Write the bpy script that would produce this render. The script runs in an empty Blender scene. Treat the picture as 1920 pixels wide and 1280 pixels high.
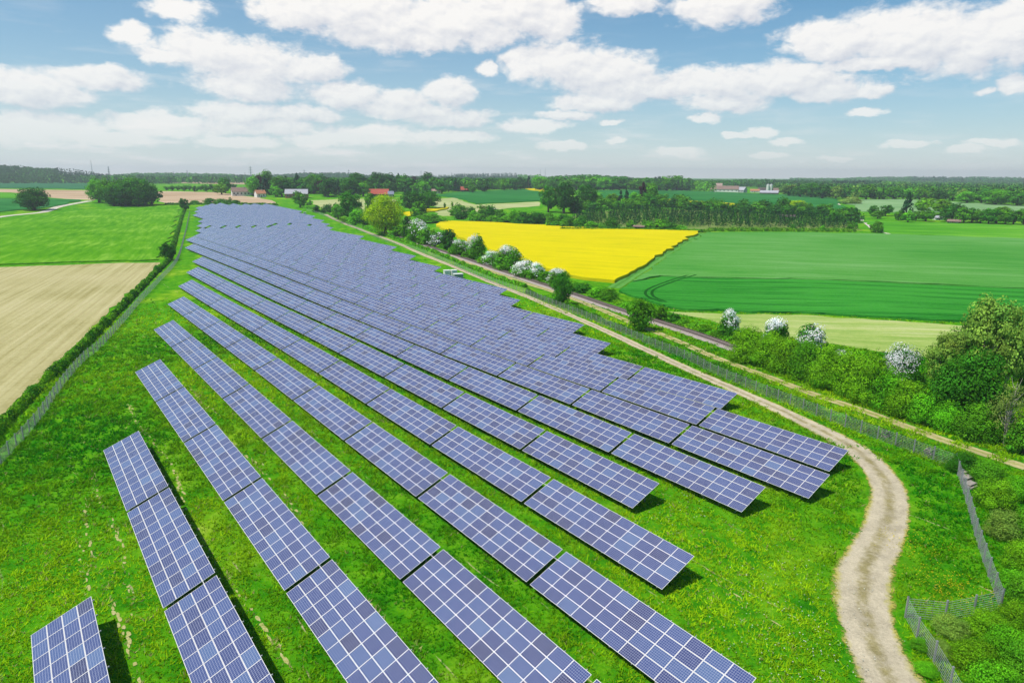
import bpy, bmesh, math, random
import numpy as np
from mathutils import Vector, Matrix, geometry

R = math.radians
C = bpy.context.scene.collection
scene = bpy.context.scene
# ------------------------------------------------------------------ camera
HC = 33.0                       # the drone hovers 33 m above the solar field
F_PX = 1249.3                   # focal length in photo pixels (1920 wide)
PITCH, ROLL = R(13.923), R(0.298)
AZ = R(36.8935)                 # panel rows run this far left of the view
cam_d = bpy.data.cameras.new('camera'); cam = bpy.data.objects.new('camera', cam_d); C.objects.link(cam)
cam_d.sensor_width = 36.0; cam_d.lens = 36.0 * F_PX / 1920.0
cam_d.clip_start = 0.5; cam_d.clip_end = 30000
_rt0 = np.array([1.0, 0, 0]); _up0 = np.array([0, math.sin(PITCH), math.cos(PITCH)]); FW = np.array([0, math.cos(PITCH), -math.sin(PITCH)])
RT = math.cos(ROLL) * _rt0 + math.sin(ROLL) * _up0
UP = -math.sin(ROLL) * _rt0 + math.cos(ROLL) * _up0
M = Matrix(((RT[0], UP[0], -FW[0], 0), (RT[1], UP[1], -FW[1], 0), (RT[2], UP[2], -FW[2], HC), (0, 0, 0, 1)))
cam.matrix_world = M
scene.camera = cam
scene.view_settings.view_transform = 'Standard'; scene.view_settings.look = 'None'
scene.view_settings.exposure = 0.35; scene.view_settings.gamma = 1.0
scene.cycles.max_bounces = 6; scene.cycles.diffuse_bounces = 3; scene.cycles.transparent_max_bounces = 6
scene.cycles.volume_bounces = 0
# ------------------------------------------------------------------ sun
NV = np.array([math.cos(AZ), math.sin(AZ)])      # north: across the rows
UV_ = np.array([-math.sin(AZ), math.cos(AZ)])    # west: along the rows, away from the camera
SUN_EL = R(61.5); _off = R(11)
_sh = -NV * math.cos(_off) + UV_ * math.sin(_off)
SUN_DIR = Vector((_sh[0] * math.cos(SUN_EL), _sh[1] * math.cos(SUN_EL), math.sin(SUN_EL)))
sun_d = bpy.data.lights.new('sun', 'SUN'); sun = bpy.data.objects.new('sun', sun_d); C.objects.link(sun)
sun_d.energy = 4.2; sun_d.angle = R(0.53); sun_d.color = (1.0, 0.955, 0.88)
sun.rotation_euler = SUN_DIR.to_track_quat('Z', 'Y').to_euler(); sun.location = (0, 0, 120)
# ------------------------------------------------------------------ sky with cumulus
world = bpy.data.worlds.new("World"); scene.world = world; world.use_nodes = True
wn = world.node_tree.nodes; wl = world.node_tree.links
for n_ in list(wn): wn.remove(n_)
def wnode(t, **kw):
    n_ = wn.new(t)
    for k, v in kw.items(): setattr(n_, k, v)
    return n_
def wmath(op, a, b=None, c=None, clamp=False):
    n_ = wn.new('ShaderNodeMath'); n_.operation = op; n_.use_clamp = clamp
    for i, v in enumerate((a, b, c)):
        if v is None: continue
        if isinstance(v, (int, float)): n_.inputs[i].default_value = v
        else: wl.new(v, n_.inputs[i])
    return n_.outputs[0]
def wmix(fac, a, b, kind='MIX'):
    n_ = wn.new('ShaderNodeMix'); n_.data_type = 'RGBA'; n_.blend_type = kind
    if isinstance(fac, (int, float)): n_.inputs[0].default_value = fac
    else: wl.new(fac, n_.inputs[0])
    for s, v in ((6, a), (7, b)):
        if isinstance(v, tuple): n_.inputs[s].default_value = (*v, 1)
        else: wl.new(v, n_.inputs[s])
    return n_.outputs[2]
def pix_dir(x, y):
    d = RT * (x - 960) / F_PX - UP * (y - 640) / F_PX + FW
    return d / np.linalg.norm(d)
def azel(x, y):
    d = pix_dir(x, y); return math.atan2(d[0], d[1]), math.asin(d[2])
SKY_K = 0.1
sky = wnode('ShaderNodeTexSky', sky_type='NISHITA', sun_disc=False, sun_elevation=SUN_EL, sun_rotation=math.atan2(SUN_DIR.x, SUN_DIR.y))
sky.altitude = 500; sky.air_density = 1.0; sky.dust_density = 1.2; sky.ozone_density = 1.0
tc = wnode('ShaderNodeTexCoord')
sep = wnode('ShaderNodeSeparateXYZ'); wl.new(tc.outputs['Generated'], sep.inputs[0])
az_ = wmath('ARCTAN2', sep.outputs[0], sep.outputs[1]); el_ = wmath('ARCSINE', sep.outputs[2])
comb = wnode('ShaderNodeCombineXYZ'); wl.new(az_, comb.inputs[0]); wl.new(el_, comb.inputs[1])
def wnoise(vec, scale, detail, rough=0.55, dist=0.0):
    n_ = wnode('ShaderNodeTexNoise'); n_.inputs['Scale'].default_value = scale; n_.inputs['Detail'].default_value = detail
    n_.inputs['Roughness'].default_value = rough; n_.inputs['Distortion'].default_value = dist
    wl.new(vec, n_.inputs['Vector']); return n_
def wvec(op, a, b, c=None):
    n_ = wn.new('ShaderNodeVectorMath'); n_.operation = op
    for i, v in enumerate((a, b, c)):
        if v is None: continue
        if isinstance(v, tuple): n_.inputs[i].default_value = v
        else: wl.new(v, n_.inputs[i])
    return n_
stretch = wvec('MULTIPLY', comb.outputs[0], (1.0, 1.7, 1.0)).outputs[0]
warp = wnoise(stretch, 14.0, 4.0, 0.6)
w1 = wvec('SUBTRACT', warp.outputs['Color'], (0.5, 0.5, 0.5)).outputs[0]
warp2 = wnoise(stretch, 60.0, 3.0, 0.6)
w2 = wvec('SUBTRACT', warp2.outputs['Color'], (0.5, 0.5, 0.5)).outputs[0]
P0_ = wvec('MULTIPLY_ADD', w1, (0.046, 0.020, 0.0), comb.outputs[0]).outputs[0]
P_ = wvec('MULTIPLY_ADD', w2, (0.014, 0.009, 0.0), P0_).outputs[0]
# every cumulus of the sky as a few puffs: (x, y, rx, ry) seen from the drone, turned into directions
PUFFS = [(560,20,90,34),(640,15,130,50),(720,45,130,48),(850,35,150,48),(960,10,120,62),(1040,35,50,52),(790,70,80,28),(915,68,60,26),
 (335,18,50,20),(250,62,44,18),(400,95,120,34),(480,120,120,44),(590,128,66,26),(310,104,50,13),(470,160,95,30),(180,146,92,20),
 (30,165,110,32),(120,178,50,14),(650,180,85,24),(745,190,75,26),(842,172,60,30),(770,207,105,18),
 (450,213,95,24),(560,214,72,17),(300,238,110,24),(480,235,120,18),(420,266,50,12),(490,266,45,12),(680,254,120,20),(845,222,90,20),
 (50,240,150,28),(210,262,80,12),(850,258,90,12),(590,262,60,12),
 (1050,118,110,42),(1130,135,110,42),(975,120,40,28),(915,128,28,13),(1180,165,130,30),(1330,158,150,30),(1470,150,110,32),(1555,165,90,22),
 (1630,170,40,12),(1360,190,90,18),(1110,192,90,18),(1060,215,70,9),(1170,4,70,22),(1360,8,105,34),
 (1560,80,90,40),(1690,68,140,50),(1820,78,130,54),(1910,58,70,54),(1650,120,130,14),(1900,155,28,15),(1845,172,18,7),
 (1150,226,26,7),(1325,222,34,10),(1425,249,34,11),(1375,254,30,6),(1470,267,35,7),(1000,236,72,14),(1055,275,48,10),
 (1270,285,48,9),(1445,292,36,6),(1570,298,36,6),(1862,266,40,8),(1812,280,38,7),(1700,267,40,6),(1622,208,32,8),(1160,262,25,6)]
q = qu = None
for (x, y, rx, ry) in PUFFS:
    a0, e0 = azel(x, y)
    sx, sy = F_PX / rx * 0.90, F_PX / ry * 0.88
    v = wvec('MULTIPLY_ADD', P_, (sx, sy, 0.0), (-a0 * sx, -e0 * sy, 0.0)).outputs[0]
    ln = wvec('LENGTH', v, None).outputs['Value']
    q = ln if q is None else wmath('MINIMUM', q, ln)
    if rx >= 55 and y < 230:       # the same puff seen a little lower: tells a cloud's base from its top
        v2 = wvec('ADD', v, (-0.25, 0.55, 0.0)).outputs[0]; l2 = wvec('LENGTH', v2, None).outputs['Value']
        qu = l2 if qu is None else wmath('MINIMUM', qu, l2)
fbm = wnoise(stretch, 34.0, 8.0, 0.60, 0.2)
up2 = wvec('ADD', stretch, (-0.004, 0.011, 0.0)).outputs[0]
fbm2 = wnoise(up2, 34.0, 5.0, 0.60, 0.2)
dens = wmath('ADD', wmath('SUBTRACT', 1.0, q), wmath('MULTIPLY', wmath('SUBTRACT', fbm.outputs['Fac'], 0.50), 1.05))
mr = wnode('ShaderNodeMapRange', interpolation_type='SMOOTHSTEP'); wl.new(dens, mr.inputs[0])
mr.inputs[1].default_value = 0.03; mr.inputs[2].default_value = 0.46
side = wmath('MULTIPLY', wmath('SUBTRACT', qu, q), 0.75)          # > 0 on sunlit tops, < 0 at the base
lit = wmath('ADD', wmath('MULTIPLY', wmath('SUBTRACT', fbm.outputs['Fac'], fbm2.outputs['Fac']), 1.7), wmath('ADD', 0.62, side), clamp=True)
cloud_c = wmix(lit, (5.6, 5.7, 6.15), (8.1, 7.85, 7.55))
# thin veil towards the horizon
elp = wmath('MAXIMUM', el_, 0.0)
veil = wmath('POWER', 2.718, wmath('MULTIPLY', elp, -10.5))
skyc = wmix(1.0, sky.outputs[0], (0.20, 0.69, 0.89), 'MULTIPLY')
skyh = wmix(wmath('MULTIPLY', veil, 0.90), skyc, (7.3, 7.3, 6.95))
far_fade = wmath('SUBTRACT', 1.0, wmath('MULTIPLY', wmath('POWER', 2.718, wmath('MULTIPLY', elp, -16.0)), 0.85))
# ranks of small far cumulus that close up towards the horizon
ranks = wnoise(wvec('MULTIPLY', comb.outputs[0], (9.0, 55.0, 1.0)).outputs[0], 1.0, 6.0, 0.6)
rk = wnode('ShaderNodeMapRange', interpolation_type='SMOOTHSTEP'); wl.new(ranks.outputs['Fac'], rk.inputs[0]); rk.inputs[1].default_value = 0.47; rk.inputs[2].default_value = 0.72
left = wnode('ShaderNodeMapRange', interpolation_type='SMOOTHSTEP'); wl.new(az_, left.inputs[0]); left.inputs[1].default_value = 0.45; left.inputs[2].default_value = -0.25; left.inputs[3].default_value = 0.35; left.inputs[4].default_value = 0.95
skyh = wmix(wmath('MULTIPLY', left.outputs[0], 0.13), skyh, (6.3, 6.7, 6.9))
lowb = wmath('MULTIPLY', wmath('POWER', 2.718, wmath('MULTIPLY', elp, -13.0)), left.outputs[0])
skyh = wmix(wmath('MULTIPLY', wmath('MULTIPLY', rk.outputs[0], lowb), 1.3, clamp=True), skyh, (7.4, 7.3, 7.2))
cm = wmath('MULTIPLY', mr.outputs[0], far_fade)
final = wmix(wmath('MULTIPLY', cm, 0.96), skyh, cloud_c)
bg = wnode('ShaderNodeBackground'); wl.new(final, bg.inputs[0]); bg.inputs[1].default_value = SKY_K
wo = wnode('ShaderNodeOutputWorld'); wl.new(bg.outputs[0], wo.inputs[0])

# ------------------------------------------------------------------ terrain
def ss(a, b, x):
    t = np.clip((x - a) / (b - a), 0, 1); return t * t * (3 - 2 * t)
CTRL = [(54,1.2,.1),(88.7,9.4,.37),(70,9.4,.1),(51,9.4,-.15),(123,17.7,.35),(104,17.7,0),(47,17.7,-.3),(119,26,.1),(43,26,-.3),(160,26,.15),
 (38,34,-.2),(187,34,.1),(49,42,-.35),(218,42,-.1),(31,42,-.25),(60,50.6,-.47),(41,50.6,-.3),(247,50.6,-.05),(53,59,-.48),(34,59,-.28),(275,59,-.2),
 (50,67,-.48),(32,67,-.2),(327,67,0),(214,67,-.5),(180,67,-.9),(52,75,-.58),(34,75,-.2),(363,75,0),(254,75,-.1),(182,75,-1.1),(126,75,-1.0),
 (73,84,-.9),(55,84,-.73),(400,84,.1),(90,92,-1.4),(106,100,-1.7),(140,108,-2.1),(157,116,-2.2),(209,125,-1.9),(243,133,-1.5),(276,141,-1.1),(329,149,-.4),
 (120,130,-1.9),(190,160,-1.7),(80,110,-1.5),(150,150,-1.8),(230,170,-1.2),(20,90,-.2),(0,60,-.1),(300,180,-.5)]
_ct = np.array(CTRL)
def height(x, y):
    x = np.asarray(x, float); y = np.asarray(y, float)
    d = np.hypot(x, y)
    base = 12.0 * ss(400, 950, d) * (1 - 0.35 * ss(0.16, 0.36, np.arctan2(x, y)))
    u = x * UV_[0] + y * UV_[1]; n = x * NV[0] + y * NV[1]
    num = np.zeros_like(d); den = np.full_like(d, 0.08)
    for cu, cn, cz in _ct:
        w = np.exp(-((u - cu) ** 2 + 1.6 * (n - cn) ** 2) / (2 * 24.0 ** 2))
        num += w * cz; den += w
    return base + num / den
def h1(x, y): return float(height(np.array([x]), np.array([y]))[0])
def site(x, y):
    """where the line of sight through a photo pixel meets the ground"""
    d = RT * (x - 960) / F_PX - UP * (y - 640) / F_PX + FW
    z = 0.0
    ts = np.concatenate([np.linspace(20, 400, 400), np.geomspace(401, 9000, 900)])
    px = d[0] * ts; py = d[1] * ts; pz = HC + d[2] * ts - height(px, py)
    i = int(np.argmax(pz < 0))
    if pz[i] >= 0: i = len(ts) - 1
    else:
        a = pz[i - 1] / (pz[i - 1] - pz[i]); t = ts[i - 1] + a * (ts[i] - ts[i - 1])
        return np.array([d[0] * t, d[1] * t, h1(d[0] * t, d[1] * t)])
    t = ts[i]; return np.array([d[0] * t, d[1] * t, h1(d[0] * t, d[1] * t)])
def depth_of(p): return float(np.dot(np.array([p[0], p[1], p[2] - HC]), FW))
def mpp(p): return depth_of(p) / F_PX          # metres per photo pixel at a place

# ------------------------------------------------------------------ object helpers
def tag(o, label=None, cat=None, group=None, kind=None):
    if label: o['label'] = label
    if cat: o['category'] = cat
    if group: o['group'] = group
    if kind: o['kind'] = kind
    return o
def link(o, parent=None):
    C.objects.link(o)
    if parent is not None: o.parent = parent
    return o
def empty(name, loc, rz=0.0, label=None, cat=None, group=None):
    o = bpy.data.objects.new(name, None); o.empty_display_size = 0.5
    C.objects.link(o); o.location = loc; o.rotation_euler = (0, 0, rz)
    return tag(o, label, cat, group)
def mesh_np(name, V, F, mat, cols=None, smooth=False, mats=None, fmat=None, uv=None, attr=None):
    """mesh from numpy arrays; F is (m,3) or (m,4), or a list of polygons"""
    me = bpy.data.meshes.new(name)
    V = np.asarray(V, np.float32)
    if isinstance(F, np.ndarray):
        m, k = F.shape
        me.vertices.add(len(V)); me.vertices.foreach_set('co', V.ravel())
        me.loops.add(m * k); me.loops.foreach_set('vertex_index', F.astype(np.int32).ravel())
        me.polygons.add(m); me.polygons.foreach_set('loop_start', np.arange(0, m * k, k, dtype=np.int32))
        try: me.polygons.foreach_set('loop_total', np.full(m, k, np.int32))
        except Exception: pass
        me.update(calc_edges=True)
    else:
        me.from_pydata([tuple(v) for v in V], [], [tuple(f) for f in F]); me.update()
    for mm in (mats or [mat]): me.materials.append(mm)
    if fmat is not None: me.polygons.foreach_set('material_index', np.asarray(fmat, np.int32))
    if cols is not None:
        ca = me.color_attributes.new('Col', 'FLOAT_COLOR', 'POINT')
        c4 = np.ones((len(V), 4), np.float32); c4[:, :3] = cols
        ca.data.foreach_set('color', c4.ravel())
    if uv is not None:
        ul = me.uv_layers.new(name='UVMap'); ul.data.foreach_set('uv', np.asarray(uv, np.float32).ravel())
    if attr is not None:
        at = me.attributes.new('rnd', 'FLOAT', 'FACE'); at.data.foreach_set('value', np.asarray(attr, np.float32))
    if smooth: me.polygons.foreach_set('use_smooth', np.ones(len(me.polygons), bool))
    return me
def obj(name, me, parent=None): return link(bpy.data.objects.new(name, me), parent)
class MB:
    """collects boxes, bars and sheets into one mesh"""
    def __init__(s): s.v = []; s.f = []; s.fm = []
    def add(s, v, f, m=0):
        b = len(s.v); s.v += [tuple(p) for p in v]; s.f += [tuple(i + b for i in q_) for q_ in f]; s.fm += [m] * len(f)
    def box(s, x0, x1, y0, y1, z0, z1, m=0):
        s.add([(x0,y0,z0),(x1,y0,z0),(x1,y1,z0),(x0,y1,z0),(x0,y0,z1),(x1,y0,z1),(x1,y1,z1),(x0,y1,z1)],
              [(0,3,2,1),(4,5,6,7),(0,1,5,4),(1,2,6,5),(2,3,7,6),(3,0,4,7)], m)
    def bar(s, p, q_, w, h=None, m=0):
        p = Vector(p); q_ = Vector(q_); h = h or w; d = (q_ - p).normalized()
        a = Vector((0, 0, 1)) if abs(d.z) < 0.9 else Vector((1, 0, 0))
        sx = d.cross(a).normalized() * w / 2; sy = d.cross(sx).normalized() * h / 2
        v = [p + sx + sy, p - sx + sy, p - sx - sy, p + sx - sy, q_ + sx + sy, q_ - sx + sy, q_ - sx - sy, q_ + sx - sy]
        s.add(v, [(0,1,2,3),(7,6,5,4),(0,4,5,1),(1,5,6,2),(2,6,7,3),(3,7,4,0)], m)
    def tube(s, pts, rads, n=7, m=0):
        base = len(s.v); pts = [Vector(p) for p in pts]
        for i, (p, r) in enumerate(zip(pts, rads)):
            d = (pts[min(i + 1, len(pts) - 1)] - pts[max(i - 1, 0)]).normalized()
            a = Vector((1, 0, 0)) if abs(d.x) < 0.8 else Vector((0, 1, 0))
            x = d.cross(a).normalized(); y = d.cross(x)
            for k in range(n):
                t = 2 * math.pi * k / n; s.v.append(tuple(p + (x * math.cos(t) + y * math.sin(t)) * r))
        for i in range(len(pts) - 1):
            for k in range(n):
                a = base + i * n + k; b = base + i * n + (k + 1) % n
                s.f.append((a, b, b + n, a + n)); s.fm.append(m)
        s.f.append(tuple(base + (len(pts) - 1) * n + k for k in range(n))); s.fm.append(m)
    def mesh(s, name, mats):
        mats = mats if isinstance(mats, list) else [mats]
        return mesh_np(name, s.v, s.f, None, mats=mats, fmat=s.fm)
    def build(s, name, mats, parent=None): return obj(name, s.mesh(name, mats), parent)

# ------------------------------------------------------------------ materials
def new_mat(name):
    m = bpy.data.materials.new(name); m.use_nodes = True
    b = m.node_tree.nodes['Principled BSDF']; b.inputs['Specular IOR Level'].default_value = 0.25
    return m, m.node_tree.nodes, m.node_tree.links, b
class NT:
    def __init__(s, m): s.n = m.node_tree.nodes; s.l = m.node_tree.links; s._o = None
    def pos(s):
        if s._o is None: s._o = s.n.new('ShaderNodeNewGeometry').outputs['Position']
        return s._o
    def math(s, op, a, b=None, c=None, clamp=False):
        n_ = s.n.new('ShaderNodeMath'); n_.operation = op; n_.use_clamp = clamp
        for i, v in enumerate((a, b, c)):
            if v is None: continue
            if isinstance(v, (int, float)): n_.inputs[i].default_value = v
            else: s.l.new(v, n_.inputs[i])
        return n_.outputs[0]
    def noise(s, scale, detail=4, rough=0.55, vec=None, dist=0.0):
        n_ = s.n.new('ShaderNodeTexNoise'); n_.inputs['Scale'].default_value = scale; n_.inputs['Detail'].default_value = detail
        n_.inputs['Roughness'].default_value = rough; n_.inputs['Distortion'].default_value = dist
        s.l.new(vec if vec is not None else s.pos(), n_.inputs['Vector']); return n_.outputs['Fac']
    def mapping(s, rot=0.0, scale=(1, 1, 1), vec=None):
        n_ = s.n.new('ShaderNodeMapping'); n_.inputs['Rotation'].default_value = (0, 0, rot)
        s.l.new(vec if vec is not None else s.pos(), n_.inputs['Vector'])
        if tuple(scale) == (1, 1, 1): return n_.outputs[0]
        v = s.n.new('ShaderNodeVectorMath'); v.operation = 'MULTIPLY'; s.l.new(n_.outputs[0], v.inputs[0]); v.inputs[1].default_value = scale
        return v.outputs[0]
    def ramp(s, fac, stops):
        n_ = s.n.new('ShaderNodeValToRGB'); cr = n_.color_ramp
        while len(cr.elements) < len(stops): cr.elements.new(0.5)
        for e, (p, c) in zip(cr.elements, stops): e.position = p; e.color = (*c, 1) if isinstance(c, tuple) else (c, c, c, 1)
        s.l.new(fac, n_.inputs[0]); return n_.outputs[0]
    def mix(s, fac, a, b, kind='MIX'):
        n_ = s.n.new('ShaderNodeMix'); n_.data_type = 'RGBA'; n_.blend_type = kind
        if isinstance(fac, (int, float)): n_.inputs[0].default_value = fac
        else: s.l.new(fac, n_.inputs[0])
        for k, v in ((6, a), (7, b)):
            if isinstance(v, tuple): n_.inputs[k].default_value = (*v, 1)
            else: s.l.new(v, n_.inputs[k])
        return n_.outputs[2]
    def step(s, x, a, b):
        n_ = s.n.new('ShaderNodeMapRange'); n_.interpolation_type = 'SMOOTHSTEP'; s.l.new(x, n_.inputs[0])
        n_.inputs[1].default_value = a; n_.inputs[2].default_value = b; return n_.outputs[0]
    def bump(s, hgt, bsdf, strength=0.5, dist=0.1):
        n_ = s.n.new('ShaderNodeBump'); n_.inputs['Strength'].default_value = strength; n_.inputs['Distance'].default_value = dist
        s.l.new(hgt, n_.inputs['Height']); s.l.new(n_.outputs[0], bsdf.inputs['Normal'])
def plain(name, col, rough=0.6, var=0.15, scale=3.0, metal=0.0, spec=0.3):
    m, n, l, b = new_mat(name); t = NT(m)
    tcn = n.new('ShaderNodeTexCoord')
    f = t.noise(scale, 5, 0.6, vec=tcn.outputs['Object'])
    lo = tuple(c * (1 - var) for c in col); hi = tuple(min(1, c * (1 + var)) for c in col)
    l.new(t.ramp(f, [(0.3, lo), (0.7, hi)]), b.inputs['Base Color'])
    b.inputs['Roughness'].default_value = rough; b.inputs['Metallic'].default_value = metal; b.inputs['Specular IOR Level'].default_value = spec
    return m
def leaf_mat(name='foliage', trans=0.28):
    m = bpy.data.materials.new(name); m.use_nodes = True; n = m.node_tree.nodes; l = m.node_tree.links
    for x in list(n): n.remove(x)
    a = n.new('ShaderNodeVertexColor'); a.layer_name = 'Col'
    oi = n.new('ShaderNodeObjectInfo'); hs = n.new('ShaderNodeHueSaturation')
    mr_ = n.new('ShaderNodeMapRange'); l.new(oi.outputs['Random'], mr_.inputs[0]); mr_.inputs[3].default_value = 0.84; mr_.inputs[4].default_value = 1.16
    l.new(mr_.outputs[0], hs.inputs['Value']); l.new(a.outputs[0], hs.inputs['Color'])
    d = n.new('ShaderNodeBsdfDiffuse'); tr = n.new('ShaderNodeBsdfTranslucent'); mx = n.new('ShaderNodeMixShader'); mx.inputs[0].default_value = trans
    l.new(hs.outputs[0], d.inputs[0]); l.new(hs.outputs[0], tr.inputs[0]); l.new(d.outputs[0], mx.inputs[1]); l.new(tr.outputs[0], mx.inputs[2])
    o = n.new('ShaderNodeOutputMaterial'); l.new(mx.outputs[0], o.inputs[0]); return m
LEAF = leaf_mat(); GRASSM = leaf_mat('grass_blades', 0.35)
BARK = plain('bark', (0.09, 0.07, 0.05), 0.9, 0.3, 6); BARK_PALE = plain('pale_bark', (0.34, 0.30, 0.24), 0.85, 0.3, 8)

def ground_mat():
    m, n, l, b = new_mat('meadow_grass'); t = NT(m)
    big = t.noise(0.045, 4, 0.6); mid = t.noise(0.35, 5, 0.62, dist=0.4); fine = t.noise(3.2, 5, 0.7)
    c1 = t.ramp(t.math('ADD', t.math('MULTIPLY', mid, 0.65), t.math('MULTIPLY', fine, 0.35)),
                [(0.32, (0.010, 0.105, 0.003)), (0.45, (0.040, 0.215, 0.004)), (0.57, (0.10, 0.30, 0.006)), (0.72, (0.21, 0.38, 0.02))])
    c2 = t.ramp(mid, [(0.34, (0.08, 0.25, 0.006)), (0.58, (0.20, 0.36, 0.012)), (0.8, (0.34, 0.42, 0.06))])
    c = t.mix(t.step(big, 0.50, 0.68), c1, c2)
    # worn pale streaks that run along the panel rows
    rot = t.mapping(math.pi / 2 - AZ, (1, 1, 1))       # x' runs along the rows (east), y' across them (north)
    sp = n.new('ShaderNodeSeparateXYZ'); l.new(rot, sp.inputs[0])
    wob = t.noise(0.12, 3, 0.5)
    nn = t.math('ADD', sp.outputs[1], t.math('MULTIPLY', t.math('SUBTRACT', wob, 0.5), 1.8))
    ph = t.math('SUBTRACT', t.math('FRACT', t.math('DIVIDE', t.math('ADD', nn, 82.4 - 1.18 - 2.1), 8.2395)), 0.06)
    ph2 = t.math('SUBTRACT', t.math('FRACT', t.math('DIVIDE', t.math('ADD', nn, 82.4 - 1.18 - 3.6), 8.2395)), 0.06)
    st = t.math('MAXIMUM', t.math('SUBTRACT', 1.0, t.math('MULTIPLY', t.math('ABSOLUTE', ph), 34.0)), t.math('SUBTRACT', 0.8, t.math('MULTIPLY', t.math('ABSOLUTE', ph2), 40.0)))
    patch = t.noise(0.5, 4, 0.7, vec=t.mapping(math.pi / 2 - AZ, (0.3, 1, 1)))
    sm = t.step(t.math('ADD', st, t.math('MULTIPLY', t.math('SUBTRACT', patch, 0.62), 5.0)), 0.55, 1.0)
    near = t.step(t.math('ABSOLUTE', t.math('SUBTRACT', sp.outputs[1], 40.0)), 48.0, 40.0)
    c = t.mix(t.math('MULTIPLY', t.math('MULTIPLY', sm, near), 0.85), c, t.ramp(fine, [(0.3, (0.30, 0.27, 0.10)), (0.7, (0.52, 0.44, 0.27))]))
    l.new(c, b.inputs['Base Color']); b.inputs['Roughness'].default_value = 1.0; b.inputs['Specular IOR Level'].default_value = 0.0
    t.bump(t.math('ADD', t.math('MULTIPLY', fine, 0.5), mid), b, 0.9, 0.5)
    return m
def field_mat(name, stops, ang, along=0.03, across=1.0, patch=0.02, bump=0.3, tram=None, fine=0.0):
    """crop or soil whose drilling rows run along the direction ang"""
    m, n, l, b = new_mat(name); t = NT(m)
    a = t.noise(1.0, 4, 0.6, vec=t.mapping(-ang, (along, across, 1)))
    p = t.noise(patch, 5, 0.6); f = t.noise(1.3, 4, 0.7)
    k = t.math('ADD', t.math('ADD', t.math('MULTIPLY', a, 0.45), t.math('MULTIPLY', p, 0.35)), t.math('MULTIPLY', f, 0.2))
    k = t.math('ADD', t.math('MULTIPLY', t.math('SUBTRACT', k, 0.5), 1.7), 0.5)
    c = t.ramp(k, stops)
    if tram:
        sp = n.new('ShaderNodeSeparateXYZ'); l.new(t.mapping(-ang, (1, 1, 1)), sp.inputs[0])
        y = t.math('ADD', sp.outputs[1], t.math('MULTIPLY', t.math('SUBTRACT', t.noise(0.05, 2), 0.5), 1.0))
        w = t.math('ABSOLUTE', t.math('SUBTRACT', t.math('FRACT', t.math('DIVIDE', y, tram[0])), 0.5))
        ln = t.step(t.math('ABSOLUTE', t.math('SUBTRACT', w, 0.9 / tram[0])), 0.55 / tram[0], 0.15 / tram[0])
        ln = t.math('MULTIPLY', ln, t.step(t.noise(0.03, 3), 0.38, 0.6))
        c = t.mix(t.math('MULTIPLY', ln, tram[2]), c, tram[1])
    l.new(c, b.inputs['Base Color']); b.inputs['Roughness'].default_value = 1.0; b.inputs['Specular IOR Level'].default_value = 0.0
    t.bump(t.math('ADD', a, f), b, bump, 0.35)
    return m
def G2(pts): return [site(x, y)[:2] for x, y in pts]
def heading(a, b):
    p, q_ = site(*a), site(*b); return math.atan2(q_[1] - p[1], q_[0] - p[0])
# ------------------------------------------------------------------ the ground, one sheet out to the horizon
def build_ground():
    rad = np.concatenate([[0.0], np.geomspace(6, 60, 26), np.geomspace(61.8, 700, 90), np.geomspace(722, 14000, 70)])
    na = 540; V = []; 
    ang = np.linspace(0, 2 * math.pi, na, endpoint=False)
    X = np.outer(rad[1:], np.sin(ang)); Y = np.outer(rad[1:], np.cos(ang))
    Z = height(X.ravel(), Y.ravel())
    V = np.vstack([[[0, 0, h1(0, 0)]], np.stack([X.ravel(), Y.ravel(), Z], 1)])
    nr = len(rad) - 1; i = np.arange(nr - 1)[:, None] * na; j = np.arange(na)[None, :]; j2 = (j + 1) % na
    F = np.stack([(1 + i + j), (1 + i + j2), (1 + i + na + j2), (1 + i + na + j)], -1).reshape(-1, 4)
    F = F[:, ::-1]
    me = mesh_np('ground', V, F, ground_mat(), smooth=True)
    o = obj('ground', me); tag(o, kind='structure')
    tri = MB(); 
    for jx in range(0, na, 1): tri.add([V[0], V[1 + (jx + 1) % na], V[1 + jx]], [(0, 1, 2)])
    c = tri.build('ground', bpy.data.materials['meadow_grass']); tag(c, kind='structure')
build_ground()
def inside(poly, X, Y):
    x = poly[:, 0]; y = poly[:, 1]; res = np.zeros(len(X), bool); j = len(poly) - 1
    for i in range(len(poly)):
        c = ((y[i] > Y) != (y[j] > Y)) & (X < (x[j] - x[i]) * (Y - y[i]) / (y[j] - y[i] + 1e-12) + x[i]); res ^= c; j = i
    return res
rngF = np.random.default_rng(11)
FIELDS = {}
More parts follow.
